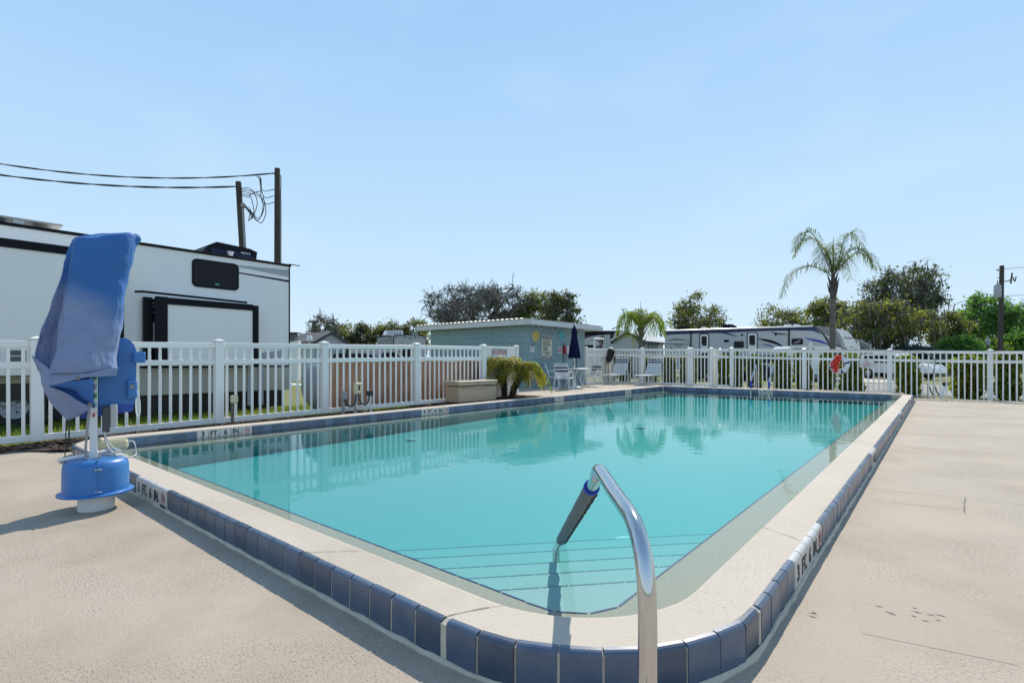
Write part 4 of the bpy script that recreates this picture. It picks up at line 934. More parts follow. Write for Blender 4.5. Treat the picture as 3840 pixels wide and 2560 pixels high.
def make_lounger(label, x, y, rz):
    """foot end at y=0, head at y=1.95, in its own frame"""
    t = thing('lounge_chair', label, 'lounge chair', (x, y, .15), rz, 'white strap loungers by the far fence'); w = .31; hz = .42
    mb = MB()
    mb.tube(bez([(-w, .03, hz), (-w, .8, hz), (-w, 1.55, hz)], 3), .016, 8); mb.tube(bez([(w, .03, hz), (w, .8, hz), (w, 1.55, hz)], 3), .016, 8); mb.tube([(-w, 0.03, hz), (w, .03, hz)], .016, 8); mb.tube([(-w, 1.55, hz), (w, 1.55, hz)], .016, 8); mb.build('seat_frame', m_whitepaint, t, 60)
    for yy in (.12, 1.22):
        mb = MB(); mb.tube(bez([(-w, yy - .10, hz), (-w, yy - .06, hz - .03), (-w, yy, .05), (-w, yy + .03, .014), (-w + .06, yy + .04, .014), (w - .06, yy + .04, .014), (w, yy + .03, .014), (w, yy, .05), (w, yy - .06, hz - .03), (w, yy - .1, hz)], 4), .015, 8)
        mb.build('leg', m_whitepaint, t, 60)
        mb = MB(); mb.tube(bez([(-w, yy + .42, hz), (-w, yy + .38, hz - .05), (-w, yy + .27, .06), (-w, yy + .24, .014), (w, yy + .24, .014), (w, yy + .27, .06), (w, yy + .38, hz - .05), (w, yy + .42, hz)], 4), .015, 8); mb.build('leg', m_whitepaint, t, 60)
    for k in range(16):
        mb = MB(); mb.box((0, .09 + .066 * k, hz + .012), (.63, .055, .006), .002); mb.build('seat_strap', m_strapw, t)
    b0 = Vector((0, 1.16, hz)); bd = Vector((0, .52, .86)).normalized(); rot = Matrix.Rotation(math.atan2(bd.z, bd.y), 3, 'X')
    mb = MB(); 
    for s_ in (-1, 1): mb.tube([b0 + Vector((s_ * w, 0, 0)), b0 + bd * .86 + Vector((s_ * w, 0, 0))], .015, 8)
    mb.tube([b0 + bd * .86 + Vector((-w, 0, 0)), b0 + bd * .86 + Vector((w, 0, 0))], .015, 8); mb.build('back_frame', m_whitepaint, t)
    mb = MB()
    for s_ in (-1, 1): mb.tube([b0 + bd * .5 + Vector((s_ * w * .95, 0, 0)), (s_ * w, 1.52, hz)], .011, 6)
    mb.build('back_prop', m_whitepaint, t)
    for k in range(13):
        p = b0 + bd * (.05 + .064 * k); mb = MB(); mb.box(p + Vector((0, -.016, .008)), (.63, .052, .006), .002, rot); mb.build('back_strap', m_strapn if k in (9, 11) else m_strapw, t)
make_lounger('white strap lounger nearer the picket gate', -10.95, 19.62, R(4))
make_lounger('white strap lounger farther from the picket gate', -9.45, 19.72, R(2))
lh = thing('life_ring', 'white life ring with blue bands hung on the far fence', 'life ring', (-2.62, 20.83, 1.03))
n = 32; Rr, rr = .225, .075
mb = MB(); V = []; F = []
for i in range(n):
    for j in range(12):
        a_, b_ = 2 * math.pi * i / n, 2 * math.pi * j / 12; V.append(((Rr + rr * math.cos(b_)) * math.cos(a_), rr * .75 * math.sin(b_) - .05, (Rr + rr * math.cos(b_)) * math.sin(a_)))
for i in range(n):
    for j in range(12): F.append((i * 12 + j, ((i + 1) % n) * 12 + j, ((i + 1) % n) * 12 + (j + 1) % 12, i * 12 + (j + 1) % 12))
mb.add(V, F); fix(mb.build('ring', m_whitepaint, lh, 80))
for an in (18, 108, 198, 288):
    mb = MB(); V = []; F = []
    for i in range(4):
        for j in range(12):
            a_, b_ = R(an - 7 + 14 * i / 3), 2 * math.pi * j / 12; q = rr * 1.04; V.append(((Rr + q * math.cos(b_)) * math.cos(a_), q * .75 * math.sin(b_) - .05, (Rr + q * math.cos(b_)) * math.sin(a_)))
    for i in range(3):
        for j in range(12): F.append((i * 12 + j, (i + 1) * 12 + j, (i + 1) * 12 + (j + 1) % 12, i * 12 + (j + 1) % 12))
    mb.add(V, F); fix(mb.build('blue_band', m_navyp, lh, 80))
mb = MB(); mb.tube([((Rr + rr + .02 * math.sin(4 * a_ / 57.3)) * math.cos(R(a_)), -.05, (Rr + rr + .02 * abs(math.sin(2 * R(a_ - 18)))) * math.sin(R(a_))) for a_ in range(0, 361, 10)], .007, 6); mb.build('grab_line', m_whitepaint, lh, 80)
rp = thing('throw_rope', 'bundle of orange red rope hanging over the life ring on the fence', 'rope', (-2.68, 20.70, 1.03)); mb = MB(); q = random.Random(8)
for k in range(15):
    x = q.uniform(-.13, .05); w_ = q.uniform(.03, .08); yy = q.uniform(-.05, .0); tz = q.uniform(.27, .34); bz = q.uniform(-.22, .02)
    mb.tube(bez([(x * .4 + .06 - w_ * .4, yy, tz - .08), (x * .3 + .04, yy - .03, tz), (x * .4 + .09, yy, tz - .09), (x - .02 + w_, yy - .02, .05), (x + w_ * .6, yy, bz), (x - w_ * .3, yy - .02, bz - .02), (x - w_, yy - .02, .06), (x * .4 + .02 - w_ * .4, yy, tz - .08)], 4), .011, 5)
mb.build('rope_coil', m_rope, rp, 80)
mb = MB(); mb.box((.03, .0, .26), (.20, .07, .14), .05); 
mb.build('rope_head', m_rope, rp, 60)
rs = thing('rescue_sign', 'white rescue ring notice in red print on the far fence, right of the life ring', 'sign', (-1.86, 20.86, 1.085))
mb = MB(); mb.prism(rrect(-.20, -.14, .20, .14, .02), -.004, .004, 'y'); fix(mb.build('sign_plate', m_signw, rs)); rs.location.y = 20.885
mb = MB()
for a_ in range(0, 360, 30):
    if (a_ // 30) % 3 != 0:
        c0, s0, c1, s1 = math.cos(R(a_)), math.sin(R(a_)), math.cos(R(a_ + 30)), math.sin(R(a_ + 30)); mb.quad((.045 * c0, -.006, .075 + .045 * s0), (.045 * c1, -.006, .075 + .045 * s1), (.025 * c1, -.006, .075 + .025 * s1), (.025 * c0, -.006, .075 + .025 * s0))
mb.build('ring_emblem', m_red, rs)
for i, (s_, c_) in enumerate((('RING BUOY', m_red), ('IS FOR EMERGENCY', m_red), ('USE ONLY', m_red))): text(rs, s_, .042, (0, -.0055, .005 - .046 * i), (R(90), 0, 0), c_, bold=.02)
mb = MB(); mb.box((0, -.0055, -.122), (.28, .001, .008)); mb.build('small_print', m_grey, rs); b_ = rrect(-.195, -.135, .195, .135, .02); mb = MB()
for k in range(len(b_)): p0, p1 = b_[k], b_[(k + 1) % len(b_)]; mb.bar((p0[0], -.005, p0[1]), (p1[0], -.005, p1[1]), .002, .005)
mb.build('sign_border', m_grey, rs)
# net and poles on the fence
nt = thing('leaf_net', 'dark skimmer net on a long white pole lying along the far fence', 'pool net', (-11.55, 21.12, 1.50))
mb = MB(); mb.tube([(.12, 0, -.02), (1.8, .04, -.03), (4.0, -.06, -.06)], .016, 8); mb.build('pole', m_whitepaint, nt); mb = MB(); fr_ = bez([(.10, 0, -.02), (.16, -.1, .14), (-.10, -.16, .22), (-.16, -.2, -.10), (-.24, -.2, -.40), (-.05, -.12, -.38), (.02, -.05, -.25), (.10, 0, -.02)], 4); mb.tube(fr_, .014, 6); mb.build('net_frame', M('net_frame_red', (.10, .02, .025), .5), nt, 60)
mb = MB(); c_ = Vector((.0, .04, -.12)); n_ = len(fr_)
for i in range(n_ - 1):
    for k in range(3):
        a_, b_ = fr_[i].lerp(c_, k / 3), fr_[i + 1].lerp(c_, k / 3); a2, b2 = fr_[i].lerp(c_, (k + 1) / 3), fr_[i + 1].lerp(c_, (k + 1) / 3); mb.quad(a_, b_, b2, a2)
mb.build('net_bag', M('net_mesh', (.03, .028, .03), .9), nt)
mb = MB(); mb.tube(bez([(-6.05, 20.93, 1.63), (-3.7, 20.86, 1.575), (-1.25, 20.8, 1.515), (-.85, 20.79, 1.49), (-.35, 20.78, 1.42), (-.1, 20.78, 1.22), (-.1, 20.78, .95), (-.14, 20.78, .6)], 8), .013, 7)
tag(mb.build('vacuum_pole', m_grey, smooth=60), 'thin grey pole resting along the top rail and drooping down the far fence', 'pole')
bp_ = thing('bracket_post', 'slim white post with a short arm and hanging warning triangle behind the corner gate', 'post', at(2229, 26.5, 0), YAW)
mb = MB(); mb.box((0, 0, 1.15), (.10, .10, 2.35), .01); mb.build('post', m_whitepaint, bp_); mb = MB(); mb.tube([(0, 0, 2.33), (.48, 0, 2.31)], .025, 8); mb.build('arm', m_whitepaint, bp_); mb = MB(); mb.prism([(.40, 1.9), (.56, 1.9), (.48, 2.08)], -.01, .01, 'y'); mb.box((.48, 0, 2.18), (.02, .01, .2)); mb.build('triangle_plate', m_signw, bp_)
for i, (px, d_, lab) in enumerate(((3039, 25.5, 'white post with a spear shaped cap behind the far fence, left of the tall palm'), (3217, 25.5, 'white post with a spear shaped cap behind the far fence, right of the tall palm'))):
    gp = thing('capped_post', lab, 'post', at(px, d_, 0), YAW, 'white capped posts beyond the fence')
    mb = MB(); mb.box((0, 0, .95), (.13, .13, 1.9), .008); mb.build('post', m_white, gp); mb = MB(); mb.box((0, 0, 1.92), (.16, .16, .04), .008); mb.lathe([(.05, 1.94), (.075, 2.0), (.08, 2.04), (.0, 2.16)], 4); mb.build('post_cap', m_white, gp)
for px, py, lab, kind in ((3480, 1495, 'short grey slotted post with conduit loop behind the pickets beyond the kerb end', 0), (3502, 1496, 'tall slotted steel post behind the pickets beyond the kerb end', 1), (3540, 1497, 'pale pipe with black outlet box leaning behind the pickets', 2)):
    w_ = at(px, 16.3 - .2 * kind, 0); up_ = thing('utility_post', lab, 'utility post', (w_.x, w_.y + .15, -.02), YAW)
    mb = MB()
    if kind == 2: mb.tube([(-.08, 0, 0), (.02, 0, .42)], .028, 8); mb.build('pipe', m_whitepaint, up_); mb = MB(); mb.box((.04, 0, .47), (.13, .08, .12), .012); mb.build('outlet_box', m_blk, up_)
    else:
        h_ = .50 if kind == 0 else .95
        mb.box((0, 0, h_ / 2), (.05, .03, h_), .003)
        for k in range(int(h_ / .06)): mb.box((0, -.017, .04 + .06 * k), (.02, .004, .02))
        mb.build('strut', bpy.data.materials['galvanised'], up_); mb = MB(); mb.tube(bez([(.03, 0, .40), (.10, 0, .2), (.16, 0, .12), (.22, 0, .22)], 5), .02, 6); mb.build('conduit_loop', m_dgrey, up_)

# ------------------------------------------------------------------ brown tarp and grey tank behind the left fence
tpx = FX - .32
mb = MB(); V = []; F = []; nyy, nzz = 60, 14
for i in range(nyy + 1):
    y = 5.62 + (10.35 - 5.62) * i / nyy; s_ = (y - 5.62)
    top = 1.14 + .03 * abs(math.sin(s_ * 2.6)) ; bot = .20 + .02 * math.sin(s_ * 3.3)
    for k in range(nzz + 1):
        t = k / nzz; z = bot + (top - bot) * t; V.append((tpx + .05 * math.sin(s_ * 2.2 + t * 3) + .025 * math.sin(s_ * 7 - t * 8) - .1 * (1 - t), y, z))
for i in range(nyy):
    for k in range(nzz): F.append((i * (nzz + 1) + k, (i + 1) * (nzz + 1) + k, (i + 1) * (nzz + 1) + k + 1, i * (nzz + 1) + k + 1))
mb.add(V, F); tp = mb.build('privacy_tarp', m_tarp, smooth=60); tag(tp, 'long brown tarp with pale sagging top edge hung behind the left fence pickets', 'tarp')
mb = MB(); mb.tube([V[i * (nzz + 1) + nzz] for i in range(nyy + 1)], .014, 6); mb.build('top_hem', M('pale_hem', (.5, .42, .35), .7), tp, 60); mb = MB(); mb.tube([V[i * (nzz + 1)] for i in range(nyy + 1)], .016, 6); mb.build('bottom_hem', m_tarp, tp, 60)
tk = thing('storage_tank', 'grey round ended tank showing at the left end of the brown tarp', 'tank', (-10.4, 5.95, -.02))
mb = MB(); pr_ = [(0, -.32)] + [(.52 * math.sin(R(a_)), -.32 * math.cos(R(a_))) for a_ in range(15, 91, 15)] + [(.52, 3.6)] + [(.52 * math.cos(R(a_)), 3.6 + .32 * math.sin(R(a_))) for a_ in range(15, 91, 15)]
mb.lathe(pr_, 32); mb.v = [(x, z, y + .62) for x, y, z in mb.v]; mb.build('tank_body', m_tank, tk, 50); fix(tk.children[0])
for y in (.7, 2.7): mb = MB(); mb.box((0, y, .08), (.8, .16, .16), .01); mb.build('saddle', m_pad, tk)

# ------------------------------------------------------------------ big white trailer along the left fence
rv = thing('fifth_wheel_trailer', 'huge white trailer with black framed slide rooms behind the left fence', 'camper trailer', (-13.4, 0, .04))
RT, RB, RY0, RY1 = 3.70, .36, -6.0, 6.80
mb = MB(); mb.prism([(0, RB), (0, RT - .06), (-.04, RT), (-2.46, RT), (-2.5, RT - .06), (-2.5, RB)], RY0, RY1, 'y'); fix(mb.build('body', m_rvwhite, rv))
# beige lower skirt with the black line above it
mb = MB(); mb.box((.008, 4.69, .665), (.016, 4.18, .60), .006); mb.box((.008, -1.7, .83), (.016, 8.6, .27), .006); mb.build('lower_skirt', M('beige_skirt', (.40, .38, .34), .45, coat=.3), rv)
mb = MB(); mb.box((.006, (RY0 + RY1) / 2, .985), (.012, RY1 - RY0 - .02, .045)); mb.build('belt_line', m_rvblack, rv)
mb = MB(); mb.box((.012, (RY0 + RY1) / 2, RT - .02), (.05, RY1 - RY0 + .06, .055), .008); mb.build('roof_edge_rail', m_rvblack, rv)
mb = MB(); mb.box((.004, RY1 - .01, (RT + RB) / 2), (.03, .03, RT - RB), .004); mb.build('corner_trim', m_rvblack, rv)
mb = MB(); mb.box((.02, RY1 + .12, RT + .01), (.04, .30, .02), .004); mb.build('gutter_spout', m_rvblack, rv)
mb = MB(); mb.box((.004, -1.7, .53), (.012, 8.58, .33)); mb.build('wheel_well_shade', m_blk, rv); mb = MB(); mb.box((-1.25, .4, .13), (2.3, 12.6, .42)); mb.build('underbelly_shade', m_blk, rv)  # black panel paints wheel-area shade; black box added to block light underneath
# grey wedge and black stripe near the rear
mb = MB(); mb.prism([(5.46, 3.50), (6.78, 3.56), (6.78, 3.37), (5.46, 3.46)], .0, .004, 'x'); mb.build('grey_decal', m_silver, rv)
mb = MB(); mb.prism([(5.46, 3.33), (6.78, 3.28), (6.78, 3.23), (5.46, 3.30)], .0, .0045, 'x'); mb.build('black_decal', m_rvblack, rv)
mb = MB(); mb.prism(rrect(4.45, 2.86, 5.49, 3.52, .11, 5), .0, .022, 'x'); w_ = fix(mb.build('window', m_rvblack, rv)); mb = MB(); mb.prism(rrect(4.49, 2.90, 5.45, 3.48, .09, 5), .022, .025, 'x'); fix(mb.build('pane', m_glass, w_)); mb = MB(); mb.box((.0265, 4.99, 2.965), (.002, .09, .035)); mb.build('sticker', M('green_sticker', (.05, .35, .22), .5), w_)
# rear slide room
sl = .30
mb = MB(); mb.box((sl / 2, 4.72, 1.76), (sl, 2.10, 1.50), .01); s_ = mb.build('slide_room', m_rvwhite, rv)
for (y0, y1, z0, z1, nm) in ((3.63, 3.87, 1.0, 2.53, 'slide_trim'), (5.70, 5.84, 1.0, 2.50, 'slide_trim'), (3.87, 5.70, 2.37, 2.52, 'slide_trim')):
    mb = MB(); mb.box((sl + .012, (y0 + y1) / 2, (z0 + z1) / 2), (.03, y1 - y0, z1 - z0), .004); mb.build(nm, m_rvblack, s_)
mb = MB(); mb.box((sl / 2 - .02, 3.655, 1.76), (sl - .05, .02, 1.44)); mb.build('slide_side_wall', m_rvblack, s_)
mb = MB()
for z in (2.38, 2.30, 2.18, 1.9): mb.box((.12, 3.641, z), (.22, .01, .022))
mb.box((.2, 3.641, 1.75), (.06, .012, .42), .004); mb.build('slide_side_fittings', m_silver, s_)
mb = MB(); mb.tube([(.20, 3.30, 2.60), (.33, 3.42, 2.60), (.33, 5.55, 2.555)], .025, 8); mb.build('slide_awning', m_rvblack, s_)
mb = MB(); mb.box((.10, 3.55, 1.76), (.10, .16, 1.5)); mb.build('slide_recess', m_rvblack, rv)
# front slide room (partly out of view)
mb = MB(); mb.box((.16, -1.09, 2.10), (.32, 8.32, 2.50), .01); s_ = mb.build('slide_room', m_rvwhite, rv)
mb = MB(); mb.box((.332, -1.09, 3.27), (.03, 8.34, .16), .004); mb.build('slide_trim', m_rvblack, s_); mb = MB(); mb.box((.332, 3.01, 2.02), (.03, .13, 2.33), .004); mb.build('slide_trim', m_rvblack, s_)
mb = MB()
for y in (-.3, .05, .4, .75, 1.1, 1.45): mb.box((.33, y, 1.27), (.02, .26, .09)); mb.box((.33, y, 1.15), (.02, .26, .10))
mb.build('vent_row', m_dsiding, s_)
mb = MB(); mb.prism([(.2, 1.02), (3.6, 1.35), (3.6, 1.30), (.2, .98)], 0, .005, 'x'); mb.prism([(4.0, .99), (6.6, 1.42), (6.6, 1.22), (4.8, 1.0)], 0, .004, 'x'); mb.build('swoosh_decal', m_silver, rv)
mb = MB(); mb.box((.018, 1.72, .80), (.006, .30, .07)); mb.build('warning_label', m_signw, rv)
mb = MB(); mb.tube([(.012, 6.62, .50), (.03, 6.62, .50)], .05, 12, flat=.5); mb.build('tail_light', m_redp, rv)
# roof air conditioner, vent, solar panel
mb = MB(); mb.prism([(4.74, 0), (4.90, .24), (5.10, .36), (5.9, .32), (6.08, .26), (6.05, 0)], -1.3, -.30, 'x'); mb.v = [(x, y, z + RT) for x, y, z in mb.v]; ac = fix(mb.build('air_conditioner', m_rvblack, rv))
mb = MB()
for k in range(7): mb.box((-.295, 5.45, RT + .04 + .022 * k), (.02, .95, .008))
mb.build('grille', m_navyp, ac); text(ac, 'MACH 8', .06, (-.285, 5.78, RT + .18), (R(90), 0, R(90)), m_signw, bold=.02)
mb = MB(); mb.lathe([(.05, 0), (.05, .10), (.075, .10), (.075, .13), (0, .14)], 16, (-.12, 5.35, RT)); mb.build('vent_pipe', m_rvwhite, rv, 40)
sp = MB(); sp.box((-.75, 1.0, RT + .16), (1.0, 2.4, .035), .004); pn = sp.build('solar_panel', M('solar_frame', (.34, .33, .31), .35, .6), rv)
mb = MB(); mb.box((-.75, 1.0, RT + .179), (.94, 2.34, .004)); mb.build('solar_cells', m_glass, pn); mb = MB()

for y in (.05, 1.55): mb = MB(); mb.box((-.27, y, RT + .09), (.02, .16, .15)); mb.build('solar_bracket', m_silver, pn)
for y in (.0, .6, 1.3, 2.0): mb = MB(); mb.box((-1.1, y, RT + .07), (.02, .3, .13)); mb.build('solar_bracket', m_silver, pn)
# running gear
def wheel(parent, loc, r, w, ax, rim):
    """ax: axle direction, a unit vector"""
    z = Vector(ax); x = Vector((0, 0, 1)); y = z.cross(x); rot = Matrix((x, y, z)).transposed()
    mb = MB(); mb.lathe([(r * .6, -w / 2), (r * .95, -w / 2), (r, -w * .35), (r, w * .35), (r * .95, w / 2), (r * .6, w / 2)], 28); mb.v = [tuple(rot @ Vector(p)) for p in mb.v]; o = mb.build('tyre', m_rubber, parent, 40, loc)
    mb = MB(); mb.lathe([(0, w * .30), (r * .18, w * .30), (r * .18, w * .40), (r * .22, w * .30), (r * .3, w * .2), (r * .62, w * .38), (r * .62, -w / 2)], 20)
    for k in range(6):
        a_ = math.pi * k / 3; mb.bar((r * .15 * math.cos(a_), r * .15 * math.sin(a_), w * .36), (r * .58 * math.cos(a_), r * .58 * math.sin(a_), w * .40), r * .16, w * .08)
    mb.v = [tuple(rot @ Vector(p)) for p in mb.v]; mb.build('rim', rim, o); return o
for y in (1.45, 2.30): wheel(rv, (-.12, y, .24), .36, .24, (1, 0, 0), m_silver)
mb = MB(); mb.box((-.5, 0, .22), (.2, 11.5, .14)); mb.box((-1.9, 0, .22), (.2, 11.5, .14)); mb.build('chassis_beam', m_blk, rv)
mb = MB(); mb.tube([(-.35, 4.1, .12), (-.35, 5.4, .15)], .09, 10); mb.tube([(-.3, 2.9, .20), (-.3, 5.6, .24)], .035, 8); mb.build('drain_pipe', m_silver, rv)
for y in (5.75, 6.02): mb = MB(); mb.box((.03, y, .62), (.05, .12, 1.24), .004); mb.build('stabiliser_leg', m_silver, rv)
mb = MB(); mb.tube([(-.2, 1.25, .10), (-.2, 1.45, .10)], .07, 10); mb.build('hose_valve', m_orange, rv)

# ------------------------------------------------------------------ utility poles and lines on the left
def pole(px, d, ztop, r, lab, lean=0, cond=True):
    p = at(px, d, 0); t = thing('utility_pole', lab, 'utility pole', p, YAW); mb = MB(); mb.tube([(lean, 0, 0), (lean * .5, 0, ztop * .5), (0, 0, ztop)], [r * 1.25, r * 1.1, r * .95], 14); mb.build('pole_shaft', m_wood, t, 50); return t
p1 = pole(1040, 23.6, 10.0, .125, 'taller weathered wooden pole behind the white trailer'); p2 = pole(894, 22.5, 9.0, .125, 'shorter leaning wooden pole with grey service mast behind the white trailer', .55)
mb = MB(); mb.tube([(.165, -.02, 0), (.165, -.02, 8.55)], .035, 8); mb.build('conduit', m_grey, p1); mb = MB(); mb.tube(bez([(.165, -.03, 8.5), (.18, -.05, 8.9), (.19, -.05, 9.5), (.15, 0, 9.7)], 5), .02, 6); mb.tube([(-.05, -.13, 9.72), (-.14, -.13, 9.72)], .03, 8); mb.build('pole_wire', m_cable, p1)
mb = MB(); mb.tube([(.66, -.05, 0), (.40, -.05, 4.5), (.22, -.05, 7.85)], .055, 8); mb.build('service_mast', m_grey, p2); mb = MB(); mb.lathe([(0, .12), (.08, .10), (.12, .02), (.11, -.06), (.06, -.1), (0, -.1)], 16, (.25, -.06, 7.95)); mb.build('weatherhead', m_grey, p2, 40)
mb = MB(); q = random.Random(2)
for k, (dx, zt) in enumerate(((.95, 8.45), (1.2, 8.35), (1.32, 8.2), (1.25, 8.5), (.8, 8.3))):
    mb.tube(bez([(.12, -.1, 8.66 - .06 * k), (.5, -.16, 8.68 - .1 * k), (dx - .15, -.22, zt), (dx, -.25, zt - .5 - .05 * k), (dx - .25, -.2, 7.35 - .1 * (k % 3)), (.6, -.14, 7.55 + .05 * k), (.30, -.1, 7.93)], 7), .017, 5)
mb.build('drop_loop', m_cable, p2, 60)
mb = MB()
for k, (dx, z0) in enumerate(((-.82, 9.25), (-.75, 8.95), (-.78, 8.65))): mb.tube(bez([(-.95 + .06 * k, 0, 9.66 - .03 * k), (dx, 0, 9.52), (dx + .04, 0, z0), (dx + .2, 0, z0 - .28), (-.12, 0, z0 - .2)], 6), .016, 5)
mb.build('drop_loop', m_cable, p1, 60)
def wire(a, b, sag, r, name, lab, twist=0, n=40):
    mb = MB(); a = Vector(a); b = Vector(b); P = []
    for i in range(n + 1):
        t = i / n; p = a.lerp(b, t); p.z -= sag * 4 * t * (1 - t); P.append(p)
    if twist:
        for ph in (0, math.pi): mb.tube([p + Vector((0, 0, math.sin(i * .9 + ph) * twist)) for i, p in enumerate(P)], r, 5)
    else: mb.tube(P, r, 5)
    return tag(mb.build(name, m_cable, smooth=60), lab, 'power line')
wire(at(1035, 23.5, 9.76), at(-1300, 19, 12.1), 1.6, .021, 'power_line', 'upper twisted black service line running left from the taller wooden pole', .018, 50)
wire(at(888, 22.4, 8.77), at(-1300, 19, 11.1), 1.1, .024, 'power_line', 'lower twisted black service line running left from the shorter wooden pole', .02, 50)
# ------------------------------------------------------------------ pole with transformer on the right
p3 = pole(3757, 36, 7.85, .135, 'dark wooden pole with a grey transformer beyond the right fence', -.15)
mb = MB(); mb.lathe([(0, .95), (.15, .93), (.21, .85), (.21, .1), (.17, 0), (0, 0)], 16, (-.30, 0, 5.6)); mb.build('transformer', m_silver, p3, 40); mb = MB(); mb.tube([(-.3, 0, 6.5), (-.3, 0, 6.8)], .04, 8); mb.build('bushing', m_grey, p3); mb = MB(); mb.box((-.2, 0, 7.55), (.3, .1, .1)); mb.build('cross_arm', m_grey, p3); mb = MB(); mb.box((-.1, 0, 7.0), (.5, .05, .05)); mb.build('cross_arm', m_grey, p3)
mb = MB(); mb.tube(bez([(.1, 0, 6.75), (.5, 0, 6.8), (.75, 0, 7.05), (.9, 0, 6.75), (1.0, 0, 7.1)], 5), .035, 6); mb.tube([(.62, 0, 6.6), (.72, 0, 7.35)], .05, 6); mb.build('fuse_arm', m_dgrey, p3)
mb = MB(); mb.tube(bez([(.1, 0, 5.7), (.5, 0, 5.3), (.75, 0, 5.05), (.3, 0, 4.9)], 5), .02, 5); mb.build('ground_lead', m_cable, p3)
b_ = at(3757, 36, 0)
wire(b_ + Vector((0, 0, 7.6)), at(4700, 30, 8.6), .2, .016, 'power_line', 'upper thin line leaving the transformer pole to the right'); wire(b_ + Vector((0, 0, 5.75)), at(4700, 30, 5.9), .15, .014, 'power_line', 'middle thin line leaving the transformer pole to the right'); wire(at(3704, 45, 2.75), at(4500, 40, .9), .1, .02, 'power_line', 'low pale line sloping right from the lamp post by the green bush')
lp = thing('lamp_post', 'slim lamp post with lantern in front of the bright green bush', 'lamp post', at(3704, 45, 0), YAW); mb = MB(); mb.tube([(0, 0, 0), (0, 0, 2.55)], .07, 8); mb.build('post', m_dgrey, lp); mb = MB(); mb.lathe([(.05, 2.55), (.13, 2.6), (.19, 2.95), (.19, 3.0), (.02, 3.2), (.02, 3.35)], 8); mb.build('lantern', m_silver, lp)
# ------------------------------------------------------------------ sheds
def shed(label, loc, rz, w, l, eave, ridge, wallm, roofm, doors=False):
    """gable faces local -y ... ridge runs along +y"""
    t = thing('garden_shed', label, 'shed', loc, rz); mb = MB(); mb.prism([(0, 0), (w, 0), (w, eave), (w / 2, ridge - .08), (0, eave)], 0, l, 'y'); fix(mb.build('wall', wallm, t))
    ov = .16; sl_ = (ridge - eave) / (w / 2)
    for s_ in (0, 1):
        x0, x1 = (-ov, w / 2) if s_ == 0 else (w / 2, w + ov); z0, z1 = (eave - ov * sl_, ridge) if s_ == 0 else (ridge, eave - ov * sl_)
        mb = MB(); mb.prism([(x0, z0), (x1, z1), (x1, z1 + .06), (x0, z0 + .06)], -ov, l + ov, 'y'); r_ = fix(mb.build('roof', roofm, t))
        mb = MB()
        n_ = int(abs(x1 - x0) * 4.2)
        for k in range(n_): u_ = (k + .5) / n_; xx = x0 + (x1 - x0) * u_; zz = z0 + (z1 - z0) * u_ + .062; mb.box((xx, l / 2, zz), (.03, l + 2 * ov, .012))
        mb.build('roof_seam', roofm, r_)
        mb = MB(); mb.prism([(x0, z0 - .12), (x1, z1 - .12), (x1, z1 + .05), (x0, z0 + .05)], -ov - .03, -ov, 'y'); fix(mb.build('barge_board', m_dtrim, t))
        xe = x0 if s_ == 0 else x1; ze = z0 if s_ == 0 else z1; mb = MB(); mb.box((xe, l / 2, ze - .04), (.04, l + 2 * ov, .14)); mb.build('eave_board', m_dtrim, t)
    if doors:
        for y0, y1 in ((.25, .95), (1.1, 3.1), (3.2, 4.3)): mb = MB(); mb.box((w + .01, (y0 + y1) / 2, eave * .45), (.02, y1 - y0, eave * .88), .004); mb.build('door', wallm, t)
        for y in (.18, 1.02, 3.15, 4.38): mb = MB(); mb.box((w + .015, y, eave * .47), (.03, .07, eave * .92)); mb.build('corner_board', m_dtrim, t)
    n_ = int(eave / .16)
    mb = MB()
    for k in range(n_): mb.box((w / 2, -.006, .1 + .16 * k), (w - .02, .012, .012)); 
    mb.build('clapboard_line', wallm, t)
    return t
shed('pale shed with white metal roof and charcoal trim right of the block building', at(2300, 39.0, 0), R(6), 2.35, 4.6, 2.70, 3.36, m_shedw, m_metalroof, True)
s2 = shed('pale grey shed with shingled gable roof behind the trailer end', at(1180, 35.5, 0), R(90), 2.45, 4.0, 2.55, 3.22, m_shedw, m_shingle)
def shed_note(): pass
dk = thing('roof_shelter', 'dark small awning peeping out behind the white trailer end', 'shelter', at(1085, 30, 0), YAW); mb = MB(); mb.box((.0, 0, 2.55), (.8, .5, .45), .02); mb.build('hood', m_dsiding, dk); mb = MB(); mb.box((.1, 0, 1.2), (1.0, .4, 2.3)); mb.build('side_panel', m_rvwhite, dk); mb = MB(); mb.box((.05, 0, 2.81), (1.0, .7, .05)); mb.build('hood_top', m_rvblack, dk)
vp_ = thing('vent_stack', 'stubby white capped vent post in front of the grey shed', 'vent', at(1160, 31, 0), 0); mb = MB(); mb.tube([(0, 0, 0), (0, 0, 2.45)], .07, 10); mb.build('stack', m_shedw, vp_); mb = MB(); mb.lathe([(.16, 2.4), (.17, 2.62), (.12, 2.7), (0, 2.72)], 14); mb.build('cap', m_whitepaint, vp_, 40)
tb_ = thing('utility_pole', 'thin dark pole standing up behind the grey shed roof', 'utility pole', at(1182, 42, 0)); mb = MB(); mb.tube([(0, 0, 0), (0, 0, 4.45)], .10, 8); mb.build('pole_shaft', m_wood, tb_)
